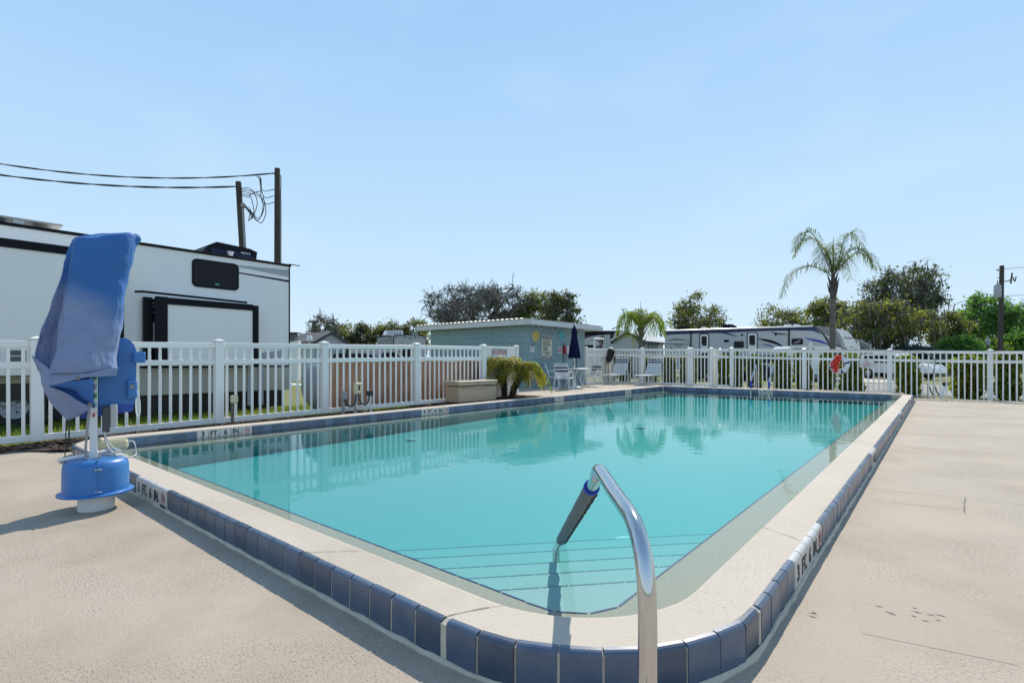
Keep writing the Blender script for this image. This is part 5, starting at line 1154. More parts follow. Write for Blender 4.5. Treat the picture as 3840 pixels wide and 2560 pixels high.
# ------------------------------------------------------------------ trailers and coach
def decal(parent, pts, mat, name='stripe_decal', y=-.004, th=.008):
    mb = MB(); mb.prism(pts, y - th, y, 'y'); return fix(mb.build(name, mat, parent))
def swoosh(parent, top, w, mat, y=-.004):
    """tapering curved blade along the points top=[(x,z)...]"""
    P = bez([(x, 0, z) for x, z in top], 6); n = len(P); up_ = [(p.x, p.z) for p in P]; lo = [(p.x, p.z - w * math.sin(math.pi * min(1, .08 + i / (n - 1) * .9))) for i, p in enumerate(P)]
    return decal(parent, up_ + lo[::-1], mat, 'swoosh_decal', y)
tt = thing('travel_trailer', 'long white and navy travel trailer with two doors beyond the far fence', 'camper trailer', (-15.374, 35.975, 0), R(20))
PB = [(0, .55), (0, 3.30), (.04, 3.36), (9.45, 3.50), (9.70, 3.36), (10.06, 2.98), (10.33, 2.45), (10.43, 1.96), (10.40, .55)]
mb = MB(); mb.prism(PB, 0, 2.45, 'y'); fix(mb.build('body', m_rvgrey, tt))
mb = MB()
for k in range(17): mb.box((4.7, -.003, .7 + .15 * k), (9.3, .010, .012))
mb.build('siding_rib', m_rvgrey, tt)
CP = [(9.46, 3.50), (10.35, 3.47), (10.84, 3.12), (11.08, 2.48), (11.21, 1.95), (11.1, .7), (10.40, .55), (10.43, 1.96), (10.33, 2.45), (10.06, 2.98), (9.72, 3.36)]
mb = MB(); mb.prism(CP, .02, 2.43, 'y'); cap_ = fix(mb.build('front_cap', m_taupe, tt)); decal(cap_, [(10.45, 2.3), (11.1, 2.25), (11.18, 1.95), (10.44, 1.7)], m_dsiding, 'cap_panel', .018); swoosh(cap_, [(10.2, 2.95), (10.5, 2.75), (10.85, 2.6)], .10, m_rvwhite, .016)
edge = bez([(9.50, 0, 3.46), (9.72, 0, 3.34), (10.07, 0, 2.98), (10.34, 0, 2.45), (10.44, 0, 1.96), (10.42, 0, .6)], 5); mb = MB(); mb.tube(edge, .035, 5); mb.build('cap_seam', m_rvblack, tt)
decal(tt, [(.01, 3.33), (.04, 3.35), (9.42, 3.48), (9.66, 3.34), (9.98, 2.98), (9.5, 3.18), (8.6, 3.24), (6.2, 3.24), (4.2, 3.17), (1.9, 3.13), (.4, 3.10), (.02, 3.03)], m_navyp, 'navy_band')
mb = MB(); mb.tube([(-.02, -.09, 3.37), (9.46, -.09, 3.50)], .05, 8); mb.build('awning_roll', m_rvwhite, tt); mb = MB(); mb.box((4.7, -.02, 3.30), (9.2, .04, .03)); mb.v = [(x, y, z + (x - 4.7) * .0142) for x, y, z in mb.v]; mb.build('gutter', m_rvblack, tt)
for x0, x1 in ((1.76, 1.84), (8.02, 8.11)): mb = MB(); mb.box(((x0 + x1) / 2, -.03, 2.0), (x1 - x0, .05, 2.85), .004); mb.build('awning_arm', m_rvblack, tt)
def rv_door(x0, x1, z1, wx0, wx1, wz0, wz1):
    mb = MB(); mb.prism(rrect(x0, .75, x1, z1, .12), -.03, .0, 'y'); d_ = fix(mb.build('door', m_rvblack, tt)); mb = MB(); mb.prism(rrect(x0 + .06, .80, x1 - .06, z1 - .06, .10), -.045, -.03, 'y'); fix(mb.build('door_panel', m_rvwhite, d_)); mb = MB(); mb.prism(rrect(wx0, wz0, wx1, wz1, .05), -.055, -.045, 'y'); fix(mb.build('pane', m_glass, d_)); mb = MB(); mb.tube([(wx0 + .06, -.06, wz0 + .06), (wx0 + .06, -.07, wz0 + .06)], .03, 8); mb.build('door_lock', m_whitepaint, d_)
rv_door(2.37, 3.02, 3.14, 2.51, 2.86, 2.26, 2.95); rv_door(5.46, 6.14, 3.16, 5.61, 5.98, 2.27, 2.96)
def rv_win(x0, x1, z0, z1, nm='window'): mb = MB(); mb.prism(rrect(x0, z0, x1, z1, .07), -.02, .0, 'y'); w_ = fix(mb.build(nm, m_rvblack, tt)); mb = MB(); mb.prism(rrect(x0 + .03, z0 + .03, x1 - .03, z1 - .03, .05), -.024, -.02, 'y'); fix(mb.build('pane', m_glass, w_)); return w_
rv_win(4.64, 5.27, 2.10, 2.56); w_ = rv_win(8.22, 8.90, 2.29, 2.69); decal(w_, [(8.3, 2.40), (8.55, 2.48), (8.75, 2.62), (8.72, 2.5), (8.5, 2.38)], m_silver, 'curtain', -.0245, .004); mb = MB(); mb.box((4.16, -.008, 2.59), (.33, .016, .17), .01); mb.build('vent_hatch', m_rvblack, tt)
for x in (5.15, 7.26): mb = MB(); mb.tube([(x, 0, 2.99), (x, -.03, 2.99)], .075, 14); mb.build('speaker', m_rvblack, tt)
mb = MB(); b_ = rrect(.05, 1.0, 1.72, 2.42, .08)
for k in range(len(b_)): p0, p1 = b_[k], b_[(k + 1) % len(b_)]; mb.bar((p0[0], -.006, p0[1]), (p1[0], -.006, p1[1]), .012, .03)
mb.build('bumper_door_frame', m_rvblack, tt); text(tt, 'MORE STORAGE', .085, (.95, -.012, 2.33), (R(90), 0, 0), m_rvblack, bold=.01); text(tt, 'KITCHEN', .085, (.95, -.012, 2.24), (R(90), 0, 0), m_rvblack, bold=.01)
swoosh(tt, [(.16, 2.65), (.6, 2.77), (1.1, 2.76), (1.74, 2.60)], .07, m_rvblack); swoosh(tt, [(3.3, 3.22), (4.0, 3.20), (4.5, 3.06), (4.9, 2.88)], .11, m_navyp, -.013); swoosh(tt, [(6.18, 2.72), (6.8, 2.66), (7.4, 2.42), (7.95, 1.95)], .19, m_rvblack); swoosh(tt, [(6.40, 2.36), (6.85, 2.30), (7.3, 2.07)], .09, m_bluep); swoosh(tt, [(7.0, 3.18), (7.5, 3.06), (8.0, 3.0)], .08, m_rvblack, -.013); swoosh(tt, [(9.0, 2.74), (9.6, 2.64), (10.1, 2.48), (10.42, 2.22)], .16, m_bluep); swoosh(tt, [(.3, 2.28), (.5, 2.12), (.75, 1.98)], .08, m_rvblack)
def acu(x0, x1, z0, h, m_): mb = MB(); mb.prism([(x0, z0), (x0 + .03, z0 + h * .9), (x0 + .15, z0 + h), (x1 - .35, z0 + h), (x1 - .08, z0 + h * .65), (x1, z0 + h * .25), (x1, z0)], .7, 1.6, 'y'); return fix(mb.build('roof_unit', m_, tt, 30))
acu(.83, 1.92, 3.36, .36, m_rvblack); acu(3.82, 4.92, 3.40, .40, m_rvblack); acu(2.45, 3.05, 3.38, .28, m_rvwhite); acu(5.4, 6.1, 3.43, .13, m_rvwhite); acu(7.4, 8.0, 3.46, .14, m_rvwhite); acu(7.95, 8.95, 3.47, .25, m_rvwhite)
mb = MB(); mb.lathe([(.13, 0), (.03, .10), (.03, .2), (.12, .23)], 12, (8.35, .5, 3.49)); mb.build('antenna_mount', m_rvblack, tt)
for x in (4.9, 5.8): wheel(tt, (x, .14, .36), .36, .24, (0, -1, 0), m_silver)
fw = thing('fifth_wheel_trailer', 'silver nosed trailer with black lettering on its rounded white front cap', 'camper trailer', at(2960, 41.2, 0), YAW - R(8))
s_ = .0208
FP = [(0, .7), (0, 3.72), (3.3, 3.76), (4.0, 3.66), (4.5, 3.3), (4.85, 2.7), (5.0, 2.35), (5.02, 2.2), (4.75, 2.0), (4.0, 1.75), (3.2, 1.6), (3.0, .7)]
mb = MB(); mb.prism(FP, 0, 2.4, 'y'); fix(mb.build('body', M('champagne_fibreglass', (.34, .32, .29), .35, coat=.3), fw))
decal(fw, [(2.9, 3.70), (3.35, 3.70), (3.7, 3.2), (3.95, 2.7), (3.9, 2.5), (3.3, 2.9)], m_silver, 'side_panel'); decal(fw, [(3.2, 2.85), (3.95, 2.45), (3.95, 2.32), (3.2, 2.6)], m_rvwhite, 'side_stripe', -.013)
mb = MB(); mb.prism([(3.35, 3.76), (4.0, 3.68), (4.52, 3.32), (4.87, 2.72), (5.03, 2.36), (4.95, 2.12), (4.55, 1.92), (4.12, 2.25), (3.95, 2.9), (3.7, 3.4)], -.03, 2.43, 'y'); cp_ = fix(mb.build('front_cap', m_rvwhite, fw))
text(cp_, 'COUGAR', .24, (4.34, -.034, 3.0), (R(90), R(6), 0), m_rvblack, bold=.02, sx=.62); mb = MB(); mb.tube(bez([(4.5, -.035, 2.2), (4.56, -.035, 2.28), (4.66, -.035, 2.29), (4.72, -.035, 2.2)], 4), .02, 5); mb.build('badge', m_rvblack, cp_); mb = MB(); mb.tube(bez([(4.1, -.035, 2.24), (4.55, -.035, 1.95), (5.0, -.035, 2.2)], 4), .025, 5); mb.build('cap_edge', m_rvblack, cp_); mb = MB(); mb.box((4.65, .3, 1.1), (.12, .12, 1.7)); mb.build('landing_leg', m_silver, fw)
gt = thing('travel_trailer', 'grey rounded trailer nose with curved dark stripes left of the mossy oak trunk', 'camper trailer', at(3130, 44.5, 0), YAW)
mb = MB(); mb.prism([(0, .6), (0, 2.95), (1.9, 2.97), (2.5, 2.80), (3.0, 2.45), (3.25, 2.0), (3.35, 1.3), (3.3, .6)], 0, 2.4, 'y'); fix(mb.build('body', M('warm_grey_fibreglass', (.20, .19, .175), .4), gt)); mb = MB(); mb.tube(bez([(0, -.02, 2.96), (1.9, -.02, 2.97), (2.5, -.02, 2.80), (3.0, -.02, 2.45), (3.25, -.02, 2.0), (3.33, -.02, 1.3)], 5), .05, 5); mb.build('edge_trim', m_rvwhite, gt)
swoosh(gt, [(1.7, 2.86), (2.3, 2.60), (2.65, 2.2), (2.8, 1.6)], .5, m_dsiding); swoosh(gt, [(.2, 1.9), (1.2, 2.2), (2.0, 2.0), (2.3, 1.5)], .25, m_taupe); mb = MB(); mb.lathe([(.9, 0), (.8, .25), (.4, .4), (0, .42)], 16, (1.4, 1.2, 2.95)); mb.build('roof_unit', m_rvblack, gt, 40)
gs = thing('travel_trailer', 'grey ribbed travel trailer seen from behind with marker lights, left of the block building', 'camper trailer', at(1476, 38, 0), YAW + R(28))
mb = MB(); mb.prism([(0, .5), (2.5, .5), (2.5, 2.98), (2.4, 3.08), (1.25, 3.16), (.1, 3.08), (0, 2.98)], 0, 5.2, 'y'); fix(mb.build('body', m_dsiding, gs)); mb = MB(); mb.prism([(.02, .52), (2.48, .52), (2.48, 2.97), (2.39, 3.06), (1.25, 3.14), (.11, 3.06), (.02, 2.97)], -.02, .0, 'y'); rw = fix(mb.build('rear_wall', m_siding, gs))
for k in range(15):
    mb = MB(); mb.box((1.25, -.032, .62 + .155 * k), (2.44, .024, .10), .011); mb.build('siding_rib', m_rvgrey, rw)
for x, z in ((.18, 2.92), (2.32, 2.92), (.85, 2.98), (1.25, 2.90), (1.65, 2.98)): mb = MB(); mb.tube([(x, -.02, z), (x, -.07, z)], .06 if x == 1.25 else .045, 8); mb.build('marker_light', m_maroon, gs)
mb = MB(); mb.tube([(0, -.03, .5), (0, -.03, 2.98), (.1, -.03, 3.09), (1.25, -.03, 3.17), (2.4, -.03, 3.09), (2.5, -.03, 2.98), (2.5, -.03, .5)], .035, 5); mb.build('edge_trim', m_rvblack, gs)
mb = MB(); mb.prism([(-.3, 3.15), (-.2, 3.5), (1.0, 3.55), (1.1, 3.15)], 1.2, 2.0, 'y'); fix(mb.build('roof_unit', m_rvwhite, gs)); mb = MB()
for k in range(5): mb.box((-.05 + .22 * k, 1.19, 3.34), (.12, .02, .24))
mb.build('unit_grille', m_silver, gs); mb = MB(); mb.prism([(1.6, 3.1), (1.7, 3.27), (2.1, 3.27), (2.2, 3.1)], .8, 1.4, 'y'); fix(mb.build('roof_vent', m_rvwhite, gs))
mb = MB(); mb.prism(rrect(.7, 1.5, 1.8, 2.1, .06), -.05, -.02, 'y'); fix(mb.build('window', m_glass, gs))
co = thing('motor_coach', 'black and maroon motor coach with pale swirls behind the picket gate', 'motorhome', at(2140, 46, 0), YAW + R(3)); k_ = 46 / 1927
def cpx(u, v): return ((2180 + u / 3.953 - 2140) * k_, 1.15 + (1355 - (1140 + v / 3.953)) * k_)
mb = MB(); x1 = cpx(760, 0)[0]; mb.prism([(0, .5), (0, 3.86), (x1 - .1, 3.97), (x1, 3.9), (x1, .5)], 0, 2.5, 'y'); fix(mb.build('body', m_rvgrey, co))
decal(co, [cpx(-120, 392), cpx(545, 402), cpx(548, 470), cpx(420, 455), cpx(-120, 480)], m_rvblack, 'black_band'); decal(co, [cpx(-120, 455), cpx(325, 452), cpx(330, 655), cpx(-120, 655)], m_maroon, 'maroon_panel', -.003); swoosh(co, [cpx(-60, 560), cpx(100, 500), cpx(240, 465), cpx(330, 462)], .28, m_rvgrey, -.013); swoosh(co, [cpx(-60, 585), cpx(120, 545), cpx(240, 545), cpx(285, 590)], .55, m_rvgrey, -.013); swoosh(co, [cpx(-40, 570), cpx(150, 520), cpx(270, 525), cpx(305, 590), cpx(290, 610)], .07, m_signw, -.02); decal(co, [cpx(-60, 608), cpx(190, 605), cpx(200, 640), cpx(-60, 632)], m_rvblack, 'lower_band', -.014)
mb = MB(); p_ = [cpx(332, 455), cpx(418, 452), cpx(418, 660), cpx(332, 660)]; mb.prism(p_, -.35, 0, 'y'); fix(mb.build('slide_room', m_shedw, co)); decal(co, [cpx(420, 455), cpx(490, 470), cpx(470, 500), cpx(420, 515)], m_rvblack, 'swirl_panel', -.014); c_ = cpx(511, 442); mb = MB(); mb.tube([(c_[0], 0, c_[1]), (c_[0], -.05, c_[1])], .10, 14); mb.build('porthole', m_signw, co)
for u in (592, 686, 718): c_ = cpx(u, 397); mb = MB(); mb.tube([(c_[0], 0, c_[1]), (c_[0], -.03, c_[1])], .06, 8); mb.build('marker_light', m_rvblack, co)
mb = MB(); mb.tube(bez([(*[cpx(580, 375)[0]], .3, cpx(0, 375)[1]), (cpx(585, 352)[0], .3, cpx(0, 345)[1]), (cpx(690, 350)[0], .3, cpx(0, 345)[1]), (cpx(700, 375)[0], .3, cpx(0, 375)[1])], 4), .03, 5); mb.build('roof_rail', m_rvblack, co)
an_ = thing('tv_antenna', 'leaning antenna mast with a bent brace above the motor coach roof', 'antenna', at(2346, 44, 0), YAW); q_ = lambda u, v: ((2180 + u / 3.953 - 2346) * 44 / 1927, 0, 1.15 + (1355 - (1140 + v / 3.953)) * 44 / 1927)
mb = MB(); mb.tube([(.05, 0, 0), q_(668, 430), q_(622, 80)], .045, 6); mb.build('mast', m_silver, an_); mb = MB(); mb.tube([q_(590, 80), q_(675, 68)], .045, 6); mb.tube([q_(606, 60), q_(608, 85)], .03, 6); mb.build('head', m_silver, an_); mb = MB(); mb.tube([q_(640, 295), q_(452, 372)], .045, 6); mb.build('brace', m_dgrey, an_)
# ------------------------------------------------------------------ parked vehicles beyond the fence
def car(label, loc, rz, paint, kind='suv', L=4.7, W_=1.85, cat='car', group='vehicles parked beyond the far fence', H_=None):
    t = thing('parked_car' if kind != 'pickup' else 'pickup_truck', label, cat, loc, rz, group)
    if kind == 'pickup':
        L = 5.8; body = [(0, .45), (0, 1.10), (.1, 1.15), (2.1, 1.17), (2.12, 1.2), (4.2, 1.18), (5.5, 1.10), (5.75, .95), (5.8, .5), (5.5, .42)]; cab = [(2.1, 1.15), (2.2, 1.80), (2.45, 1.90), (3.6, 1.90), (3.85, 1.82), (4.55, 1.15)]; win = [(2.3, 1.2), (2.38, 1.72), (3.65, 1.76), (4.25, 1.2)]; wx = (1.15, 4.75); wr = .40
    else:
        body = [(0, .40), (0.02, .95), (.15, 1.05), (3.5, 1.05), (4.45, .95), (4.68, .75), (4.7, .42)]; cab = [(.12, 1.02), (.35, 1.62), (.6, 1.70), (2.4, 1.70), (2.7, 1.62), (3.55, 1.02)]; win = [(.4, 1.08), (.55, 1.55), (2.55, 1.56), (3.3, 1.08)]; wx = (.95, 3.75); wr = .36
    if kind == 'sedan': cab = [(.5, 1.0), (1.2, 1.38), (1.5, 1.44), (2.5, 1.44), (2.8, 1.38), (3.6, 1.0)]; win = [(.85, 1.04), (1.3, 1.34), (2.7, 1.34), (3.3, 1.04)]
    if kind == 'van': cab = [(0.0, 1.02), (.05, 1.95), (.2, 2.08), (3.0, 2.08), (3.3, 2.0), (4.2, 1.02)]; win = [(2.2, 1.25), (2.3, 1.80), (3.2, 1.80), (3.8, 1.25)]
    mb = MB(); mb.prism(body, 0, W_, 'y'); fix(mb.build('body', paint, t)); mb = MB(); mb.prism(cab, .10, W_ - .10, 'y'); cb = fix(mb.build('cabin', paint, t)); mb = MB(); mb.prism(win, .085, W_ - .085, 'y'); fix(mb.build('side_window', m_glass, cb))
    mb = MB(); c0, c1 = cab[-1], cab[-2]; mb.quad((c0[0] - .02, .2, c0[1] + .06), (c0[0] - .02, W_ - .2, c0[1] + .06), (c1[0] + .05, W_ - .25, c1[1] - .04), (c1[0] + .05, .25, c1[1] - .04)); mb.v = [(x + .03, y, z + .02) for x, y, z in mb.v]; mb.build('windscreen', m_glass, cb)
    for x in wx:
        for y, a_ in ((.1, -1), (W_ - .1, 1)): wheel(t, (x, y, wr), wr, .22, (0, a_, 0), m_silver)
    xe = body[-2][0] if kind == 'pickup' else 4.69
    for y in (.25, W_ - .25): mb = MB(); mb.box((xe - .12, y, .82), (.16, .32, .14), .03); mb.build('headlight', m_signw, t); mb = MB(); mb.box((.02, y, .88), (.05, .16, .26), .015); mb.build('tail_light', m_redp, t)
    mb = MB(); mb.box((xe - .02, W_ / 2, .50), (.14, W_ * .96, .18), .04); mb.build('front_bumper', m_grey if kind == 'pickup' else paint, t)
    return t
vt = car('white van with a black lettered band, half hidden by the tall palm', at(2958, 30.5, -.02), YAW + R(4), m_rvwhite, 'van', cat='van')
mb = MB(); mb.box((1.0, .09, 1.84), (1.35, .02, .24), .005); bd_ = mb.build('sign_band', m_rvblack, vt); text(bd_, 'PALISADES RZ', .17, (1.0, .078, 1.84), (R(90), 0, 0), m_signw, bold=.01, sx=.85)
car('silver pickup truck broadside behind the rescue notice', at(3215, 39.5, -.02), YAW - R(4), m_carsil, 'pickup', cat='pickup truck')
car('navy car parked broadside beyond the road, behind the drooping pole', at(3446, 50, -.02), YAW + R(5), m_cardark, 'suv'); car('dark red car parked at the road end, right of the navy car', at(3520, 53, -.02), YAW + R(12), m_carred, 'sedan')
car('white car nosing out left of the silver pickup', at(3205, 36.5, -.02), YAW - R(70), m_rvwhite, 'suv'); car('dark car glimpsed between shrubs left of the ladder', at(2600, 31, -.02), YAW, m_cardark, 'suv'); car('pale van showing above the brown tarp behind the left fence', at(1310, 36, -.02), YAW, m_carsil, 'van', cat='van'); car('dark car showing beside the pale van above the brown tarp', at(1230, 33, -.02), YAW + R(20), m_cardark, 'suv'); car('silver car glimpsed between shrubs right of the ladder', at(2800, 32, -.02), YAW - R(20), m_carsil, 'suv')
car('black car parked behind the small white posts at right edge', at(3745, 50, -.02), YAW - R(60), m_cardark, 'suv')
mh = thing('mobile_home', 'long low grey mobile home along the road behind the right fence', 'mobile home', at(3330, 66, 0), YAW - R(2)); mb = MB(); mb.box((12, 2, 1.3), (26, 4, 2.6)); mb.build('wall', m_shedw, mh); mb = MB(); mb.prism([(-1, 2.5), (25.4, 2.5), (25.4, 2.6), (-1, 2.6)], -.6, 4.6, 'y'); mb.prism([(8.0, 2.6), (8.4, 2.78), (15, 2.78), (15.3, 2.6)], -.4, 3, 'y'); fix(mb.build('roof', m_shingle, mh))
for x in (1.5, 4.5, 7.4, 10.5, 14.5, 18.5, 21.5): mb = MB(); mb.box((x, -.02, 1.55), (1.1, .06, .95), .01); w_ = mb.build('window', m_whitepaint, mh); mb = MB(); mb.box((x, -.055, 1.55), (.98, .02, .83)); mb.build('pane', m_glass, w_)
bn = thing('waste_bin', 'black wheeled bin beyond the road seen beside the last big fence post', 'bin', at(3735, 42, -.02), YAW); mb = MB(); mb.prism([(0, 0), (.55, 0), (.62, 1.0), (-.05, 1.0)], 0, .6, 'y'); fix(mb.build('bin_body', m_blk, bn)); mb = MB(); mb.box((.28, .3, 1.03), (.74, .68, .07), .02); mb.build('lid', m_dgrey, bn)

# ------------------------------------------------------------------ vegetation
def atY(px, Y, z=0):
    u = FWD + RGT * ((px - 1920) / 1927); d = Y / u.y; return Vector((u.x * d, Y, z))
def leaf_mesh(C, size, mat, rg, elong=1.7, flat=0.0, name='crown'):
    """C (N,3) centres -> rhombic leaves with random facing"""
    n = len(C); a = rg.normal(size=(n, 3)); a[:, 2] *= (1 - flat); a /= np.linalg.norm(a, axis=1)[:, None]
    b = np.cross(a, rg.normal(size=(n, 3))); b /= np.linalg.norm(b, axis=1)[:, None]; s = size * rg.uniform(.55, 1.35, n)[:, None]
    V = np.stack([C - a * s * elong * .5, C + b * s * .5, C + a * s * elong * .5, C - b * s * .5], 1).reshape(-1, 3)
    me = bpy.data.meshes.new(name); me.vertices.add(4 * n); me.vertices.foreach_set('co', V.astype(np.float32).ravel())
    me.loops.add(4 * n); me.loops.foreach_set('vertex_index', np.arange(4 * n, dtype=np.int32)); me.polygons.add(n)
    me.polygons.foreach_set('loop_start', np.arange(0, 4 * n, 4, dtype=np.int32)); me.update(calc_edges=True); me.validate(); me.materials.append(mat); return me
def tree(label, px, d, top, w, base_frac=.35, nclump=40, nleaf=110, size=.30, crad=.85, leaf=None, twigs=6, twl=1.3, moss=0, seed=1, trunk_r=.35, name='oak_tree', group=None, ry=None, lean=0, limbs=7, ground=-.02, split=.3, extra=None):
    nleaf = int(nleaf * .9) if name != 'bush' else int(nleaf * 1.5); size *= .68
    tr_ = .0006 * d
    rg = np.random.default_rng(seed); q = random.Random(seed); loc = at(px, d, ground); t = thing(name, label, 'tree', loc, YAW, group)
    rx = w / 2; rY = ry or rx * .8; zb = top * base_frac; cz = (top + zb) / 2; rz = (top - zb) / 2
    cl = []
    while len(cl) < nclump:
        p = rg.normal(size=3); p /= np.linalg.norm(p); r_ = rg.uniform(.25, 1) ** .55; p = p * r_ * rg.uniform(.85, 1.06)
        cl.append((p[0] * (rx - crad * .6) + lean * (p[2] + 1) * .5, p[1] * (rY - crad * .6), cz + p[2] * (rz - crad * .4)))
    if extra: cl += extra
    mb = MB(); th = top * split
    mb.tube(bez([(0, 0, -.1), (q.uniform(-.2, .2), 0, th * .5), (lean * .3, q.uniform(-.2, .2), th)], 4), [trunk_r * (1.25 - .35 * i / 8) for i in range(9)], 8)
    tips = []; nodes = [(Vector((lean * .3, 0, th)), trunk_r * .8)]
    for k in range(limbs):
        an = 2 * math.pi * (k + q.uniform(-.3, .3)) / limbs; rr_ = q.uniform(.45, .75); e = Vector((rx * rr_ * math.cos(an) + lean, rY * rr_ * math.sin(an), cz + rz * q.uniform(-.3, .65))); s0 = Vector((lean * .3, 0, th * q.uniform(.85, 1)))
        P = bez([s0, s0.lerp(e, .35) + Vector((q.uniform(-.5, .5), q.uniform(-.5, .5), q.uniform(-.2, .6))), s0.lerp(e, .7) + Vector((q.uniform(-.6, .6), q.uniform(-.6, .6), q.uniform(-.2, .7))), e], 4)
        R_ = [trunk_r * (.62 - .46 * i / (len(P) - 1)) for i in range(len(P))]; mb.tube(P, R_, 6); nodes += list(zip(P[4:], R_[4:]))
    tw = MB()
    for c in cl:
        c = Vector(c); nd, r0 = min(nodes, key=lambda n_: (n_[0] - c).length + .3 * max(0, n_[0].z - c.z)); L = (c - nd).length
        P = bez([nd, nd.lerp(c, .5) + Vector((q.uniform(-.2, .2), q.uniform(-.2, .2), q.uniform(-.1, .25))) * L, c], 4); r0 = min(r0 * .6, .03 + .02 * L); mb.tube(P, [r0 * (1 - .75 * i / (len(P) - 1)) for i in range(len(P))], 5)
        for k in range(twigs):
            dv_ = Vector(rg.normal(size=3)); dv_.z = dv_.z * .7 + .25; dv_.normalize(); l_ = twl * q.uniform(.5, 1.2); m_ = c + dv_ * l_ * .5 + Vector(rg.normal(size=3)) * l_ * .13; e = c + dv_ * l_ + Vector(rg.normal(size=3)) * l_ * .12; r1 = tr_ * (1.35 if nleaf < 40 else .8)
            tw.tube([c, m_, e], [r1, r1 * .75, r1 * .35], 3, cap=False)
            for j in range(2):
                b0 = m_.lerp(e, q.uniform(0, .6)); b1 = b0 + (dv_ + Vector(rg.normal(size=3)) * .8).normalized() * l_ * .45; tw.tube([b0, b1], [r1 * .6, r1 * .3], 3, cap=False)
            tips.append(e)
    mb.build('trunk', m_bark, t, 60)
    if tw.v: o_ = tw.build('twigs', m_twig, t); o_['kind'] = 'stuff'
    if nleaf:
        C = np.concatenate([np.array(c) + rg.normal(size=(nleaf, 3)) * np.array([crad, crad, crad * .62]) * .55 * rg.uniform(.7, 1.25) for c in cl]); inst('crown', leaf_mesh(C, size, leaf, rg), t)
    if moss:
        V = []; F = []
        for c in cl:
            for k in range(moss):
                p = np.array(c) + rg.normal(size=3) * crad * .5; l_ = rg.uniform(.5, 1.5); w_ = rg.uniform(.03, .09); a_ = rg.uniform(0, 6.3); o = len(V); dx, dy = math.cos(a_) * w_, math.sin(a_) * w_; j = rg.normal(0, .08, 2)
                V += [(p[0] - dx, p[1] - dy, p[2]), (p[0] + dx, p[1] + dy, p[2]), (p[0] + dx * .7 + j[0], p[1] + dy * .7 + j[1], p[2] - l_ * .6), (p[0] - dx * .7 + j[0], p[1] - dy * .7 + j[1], p[2] - l_ * .6), (p[0] + j[0] * 1.4, p[1] + j[1] * 1.4, p[2] - l_)]; F += [(o, o + 1, o + 2, o + 3), (o + 3, o + 2, o + 4)]
        m_ = MB(); m_.add(V, F); o_ = m_.build('hanging_moss', m_moss, t); o_['kind'] = 'stuff'
    return t
TG = 'trees round the park'
tree('wide grey oak almost bare of leaves behind the block building', 1788, 70, 12.2, 17.4, .34, 110, 7, .26, 1.0, m_oakd, 17, 1.5, 4, 19, .40, limbs=11, group=TG, split=.34, extra=[(x_, 0, 8.5 + .9 * (k_ % 3)) for k_, x_ in enumerate((-2.2, -1.2, -.4, .4, 1.2, 2.0, 3.0, 4.2, 5.4, 6.4, 7.2))])
tree('olive oak with thin crown just right of the bare oak', 2015, 68, 10.6, 7.4, .35, 48, 120, .28, .9, m_oak, 8, 1.2, 3, 12, .3, group=TG)
tree('dark green tree with a ragged crown behind the umbrella', 2095, 64, 10.6, 5.6, .40, 30, 95, .30, .75, m_oakd, 7, 1.2, 0, 13, .28, group=TG, extra=[(2.3, 0, 6.2), (2.7, 0, 5.4), (2.2, 0, 7.6), (1.6, 0, 9.2)])
tree('small thin leaved tree behind the shingled shed', 1212, 62, 7.2, 4.6, .38, 26, 26, .2, .7, m_oakd, 12, .9, 2, 14, .2, group=TG)
for i, (px, top, w, lf, lab) in enumerate(((1285, 6.9, 5.2, m_oak, 'low olive tree between shingled shed and ribbed trailer'), (1352, 7.3, 4.2, m_oakd, 'dark green tree top left of the ribbed trailer'), (1425, 7.5, 5.4, m_oak, 'olive tree behind the left end of the ribbed trailer'), (1500, 8.1, 5.4, m_oakd, 'dark tree above the air conditioner of the ribbed trailer'), (1570, 8.4, 5.0, m_oak, 'olive tree against the left edge of the block building'))):
    tree(lab, px, 76, top, w, .2, 30, 110, .30, .9, lf, 4, 1.0, 1, 20 + i, .25, group=TG)
tree('rounded oak behind the bright palm and the trailer roof', 2610, 60, 8.7, 7.2, .25, 46, 90, .27, .85, m_oak, 9, 1.1, 3, 31, .3, group=TG, extra=[(.2, 0, 8.9), (-.3, 0, 8.5), (2.7, 0, 7.0)])
tree('loose olive oak rising behind the long trailer, left of the tall palm', 2945, 62, 8.4, 7.4, .22, 46, 85, .28, .9, m_oak, 8, 1.3, 2, 32, .3, group=TG)
tree('dense olive oak right behind the tall palm trunk', 3110, 58, 8.6, 6.6, .22, 50, 120, .27, .9, m_oak, 6, 1.1, 2, 33, .3, group=TG)
tree('big dark oak hung with grey moss, tallest on the right', 3385, 54, 11.9, 9.2, .34, 70, 85, .27, .95, m_oakd, 10, 1.4, 9, 34, .45, group=TG, lean=.6, limbs=9)
tree('spreading olive oak with mossy limbs and forked black trunk', 3300, 47, 7.2, 10.2, .30, 64, 130, .24, .9, m_oak, 6, 1.1, 8, 35, .34, group=TG, limbs=8)
tree('olive tree between mossy oak and the tall green trees', 3545, 60, 7.4, 6.2, .2, 40, 130, .27, .9, m_oak, 5, 1.0, 0, 36, .25, group=TG)
tree('blue green bush below the big mossy oak', 3440, 45, 3.35, 5.4, .02, 34, 150, .17, .62, m_tealleaf, 2, .5, 0, 37, .12, 'bush', 'bushes beyond the road', split=.2)
tree('bright green rounded bush beside the lamp post', 3600, 47, 3.9, 4.6, .02, 40, 190, .16, .6, m_green, 2, .5, 0, 38, .12, 'bush', 'bushes beyond the road', split=.2)
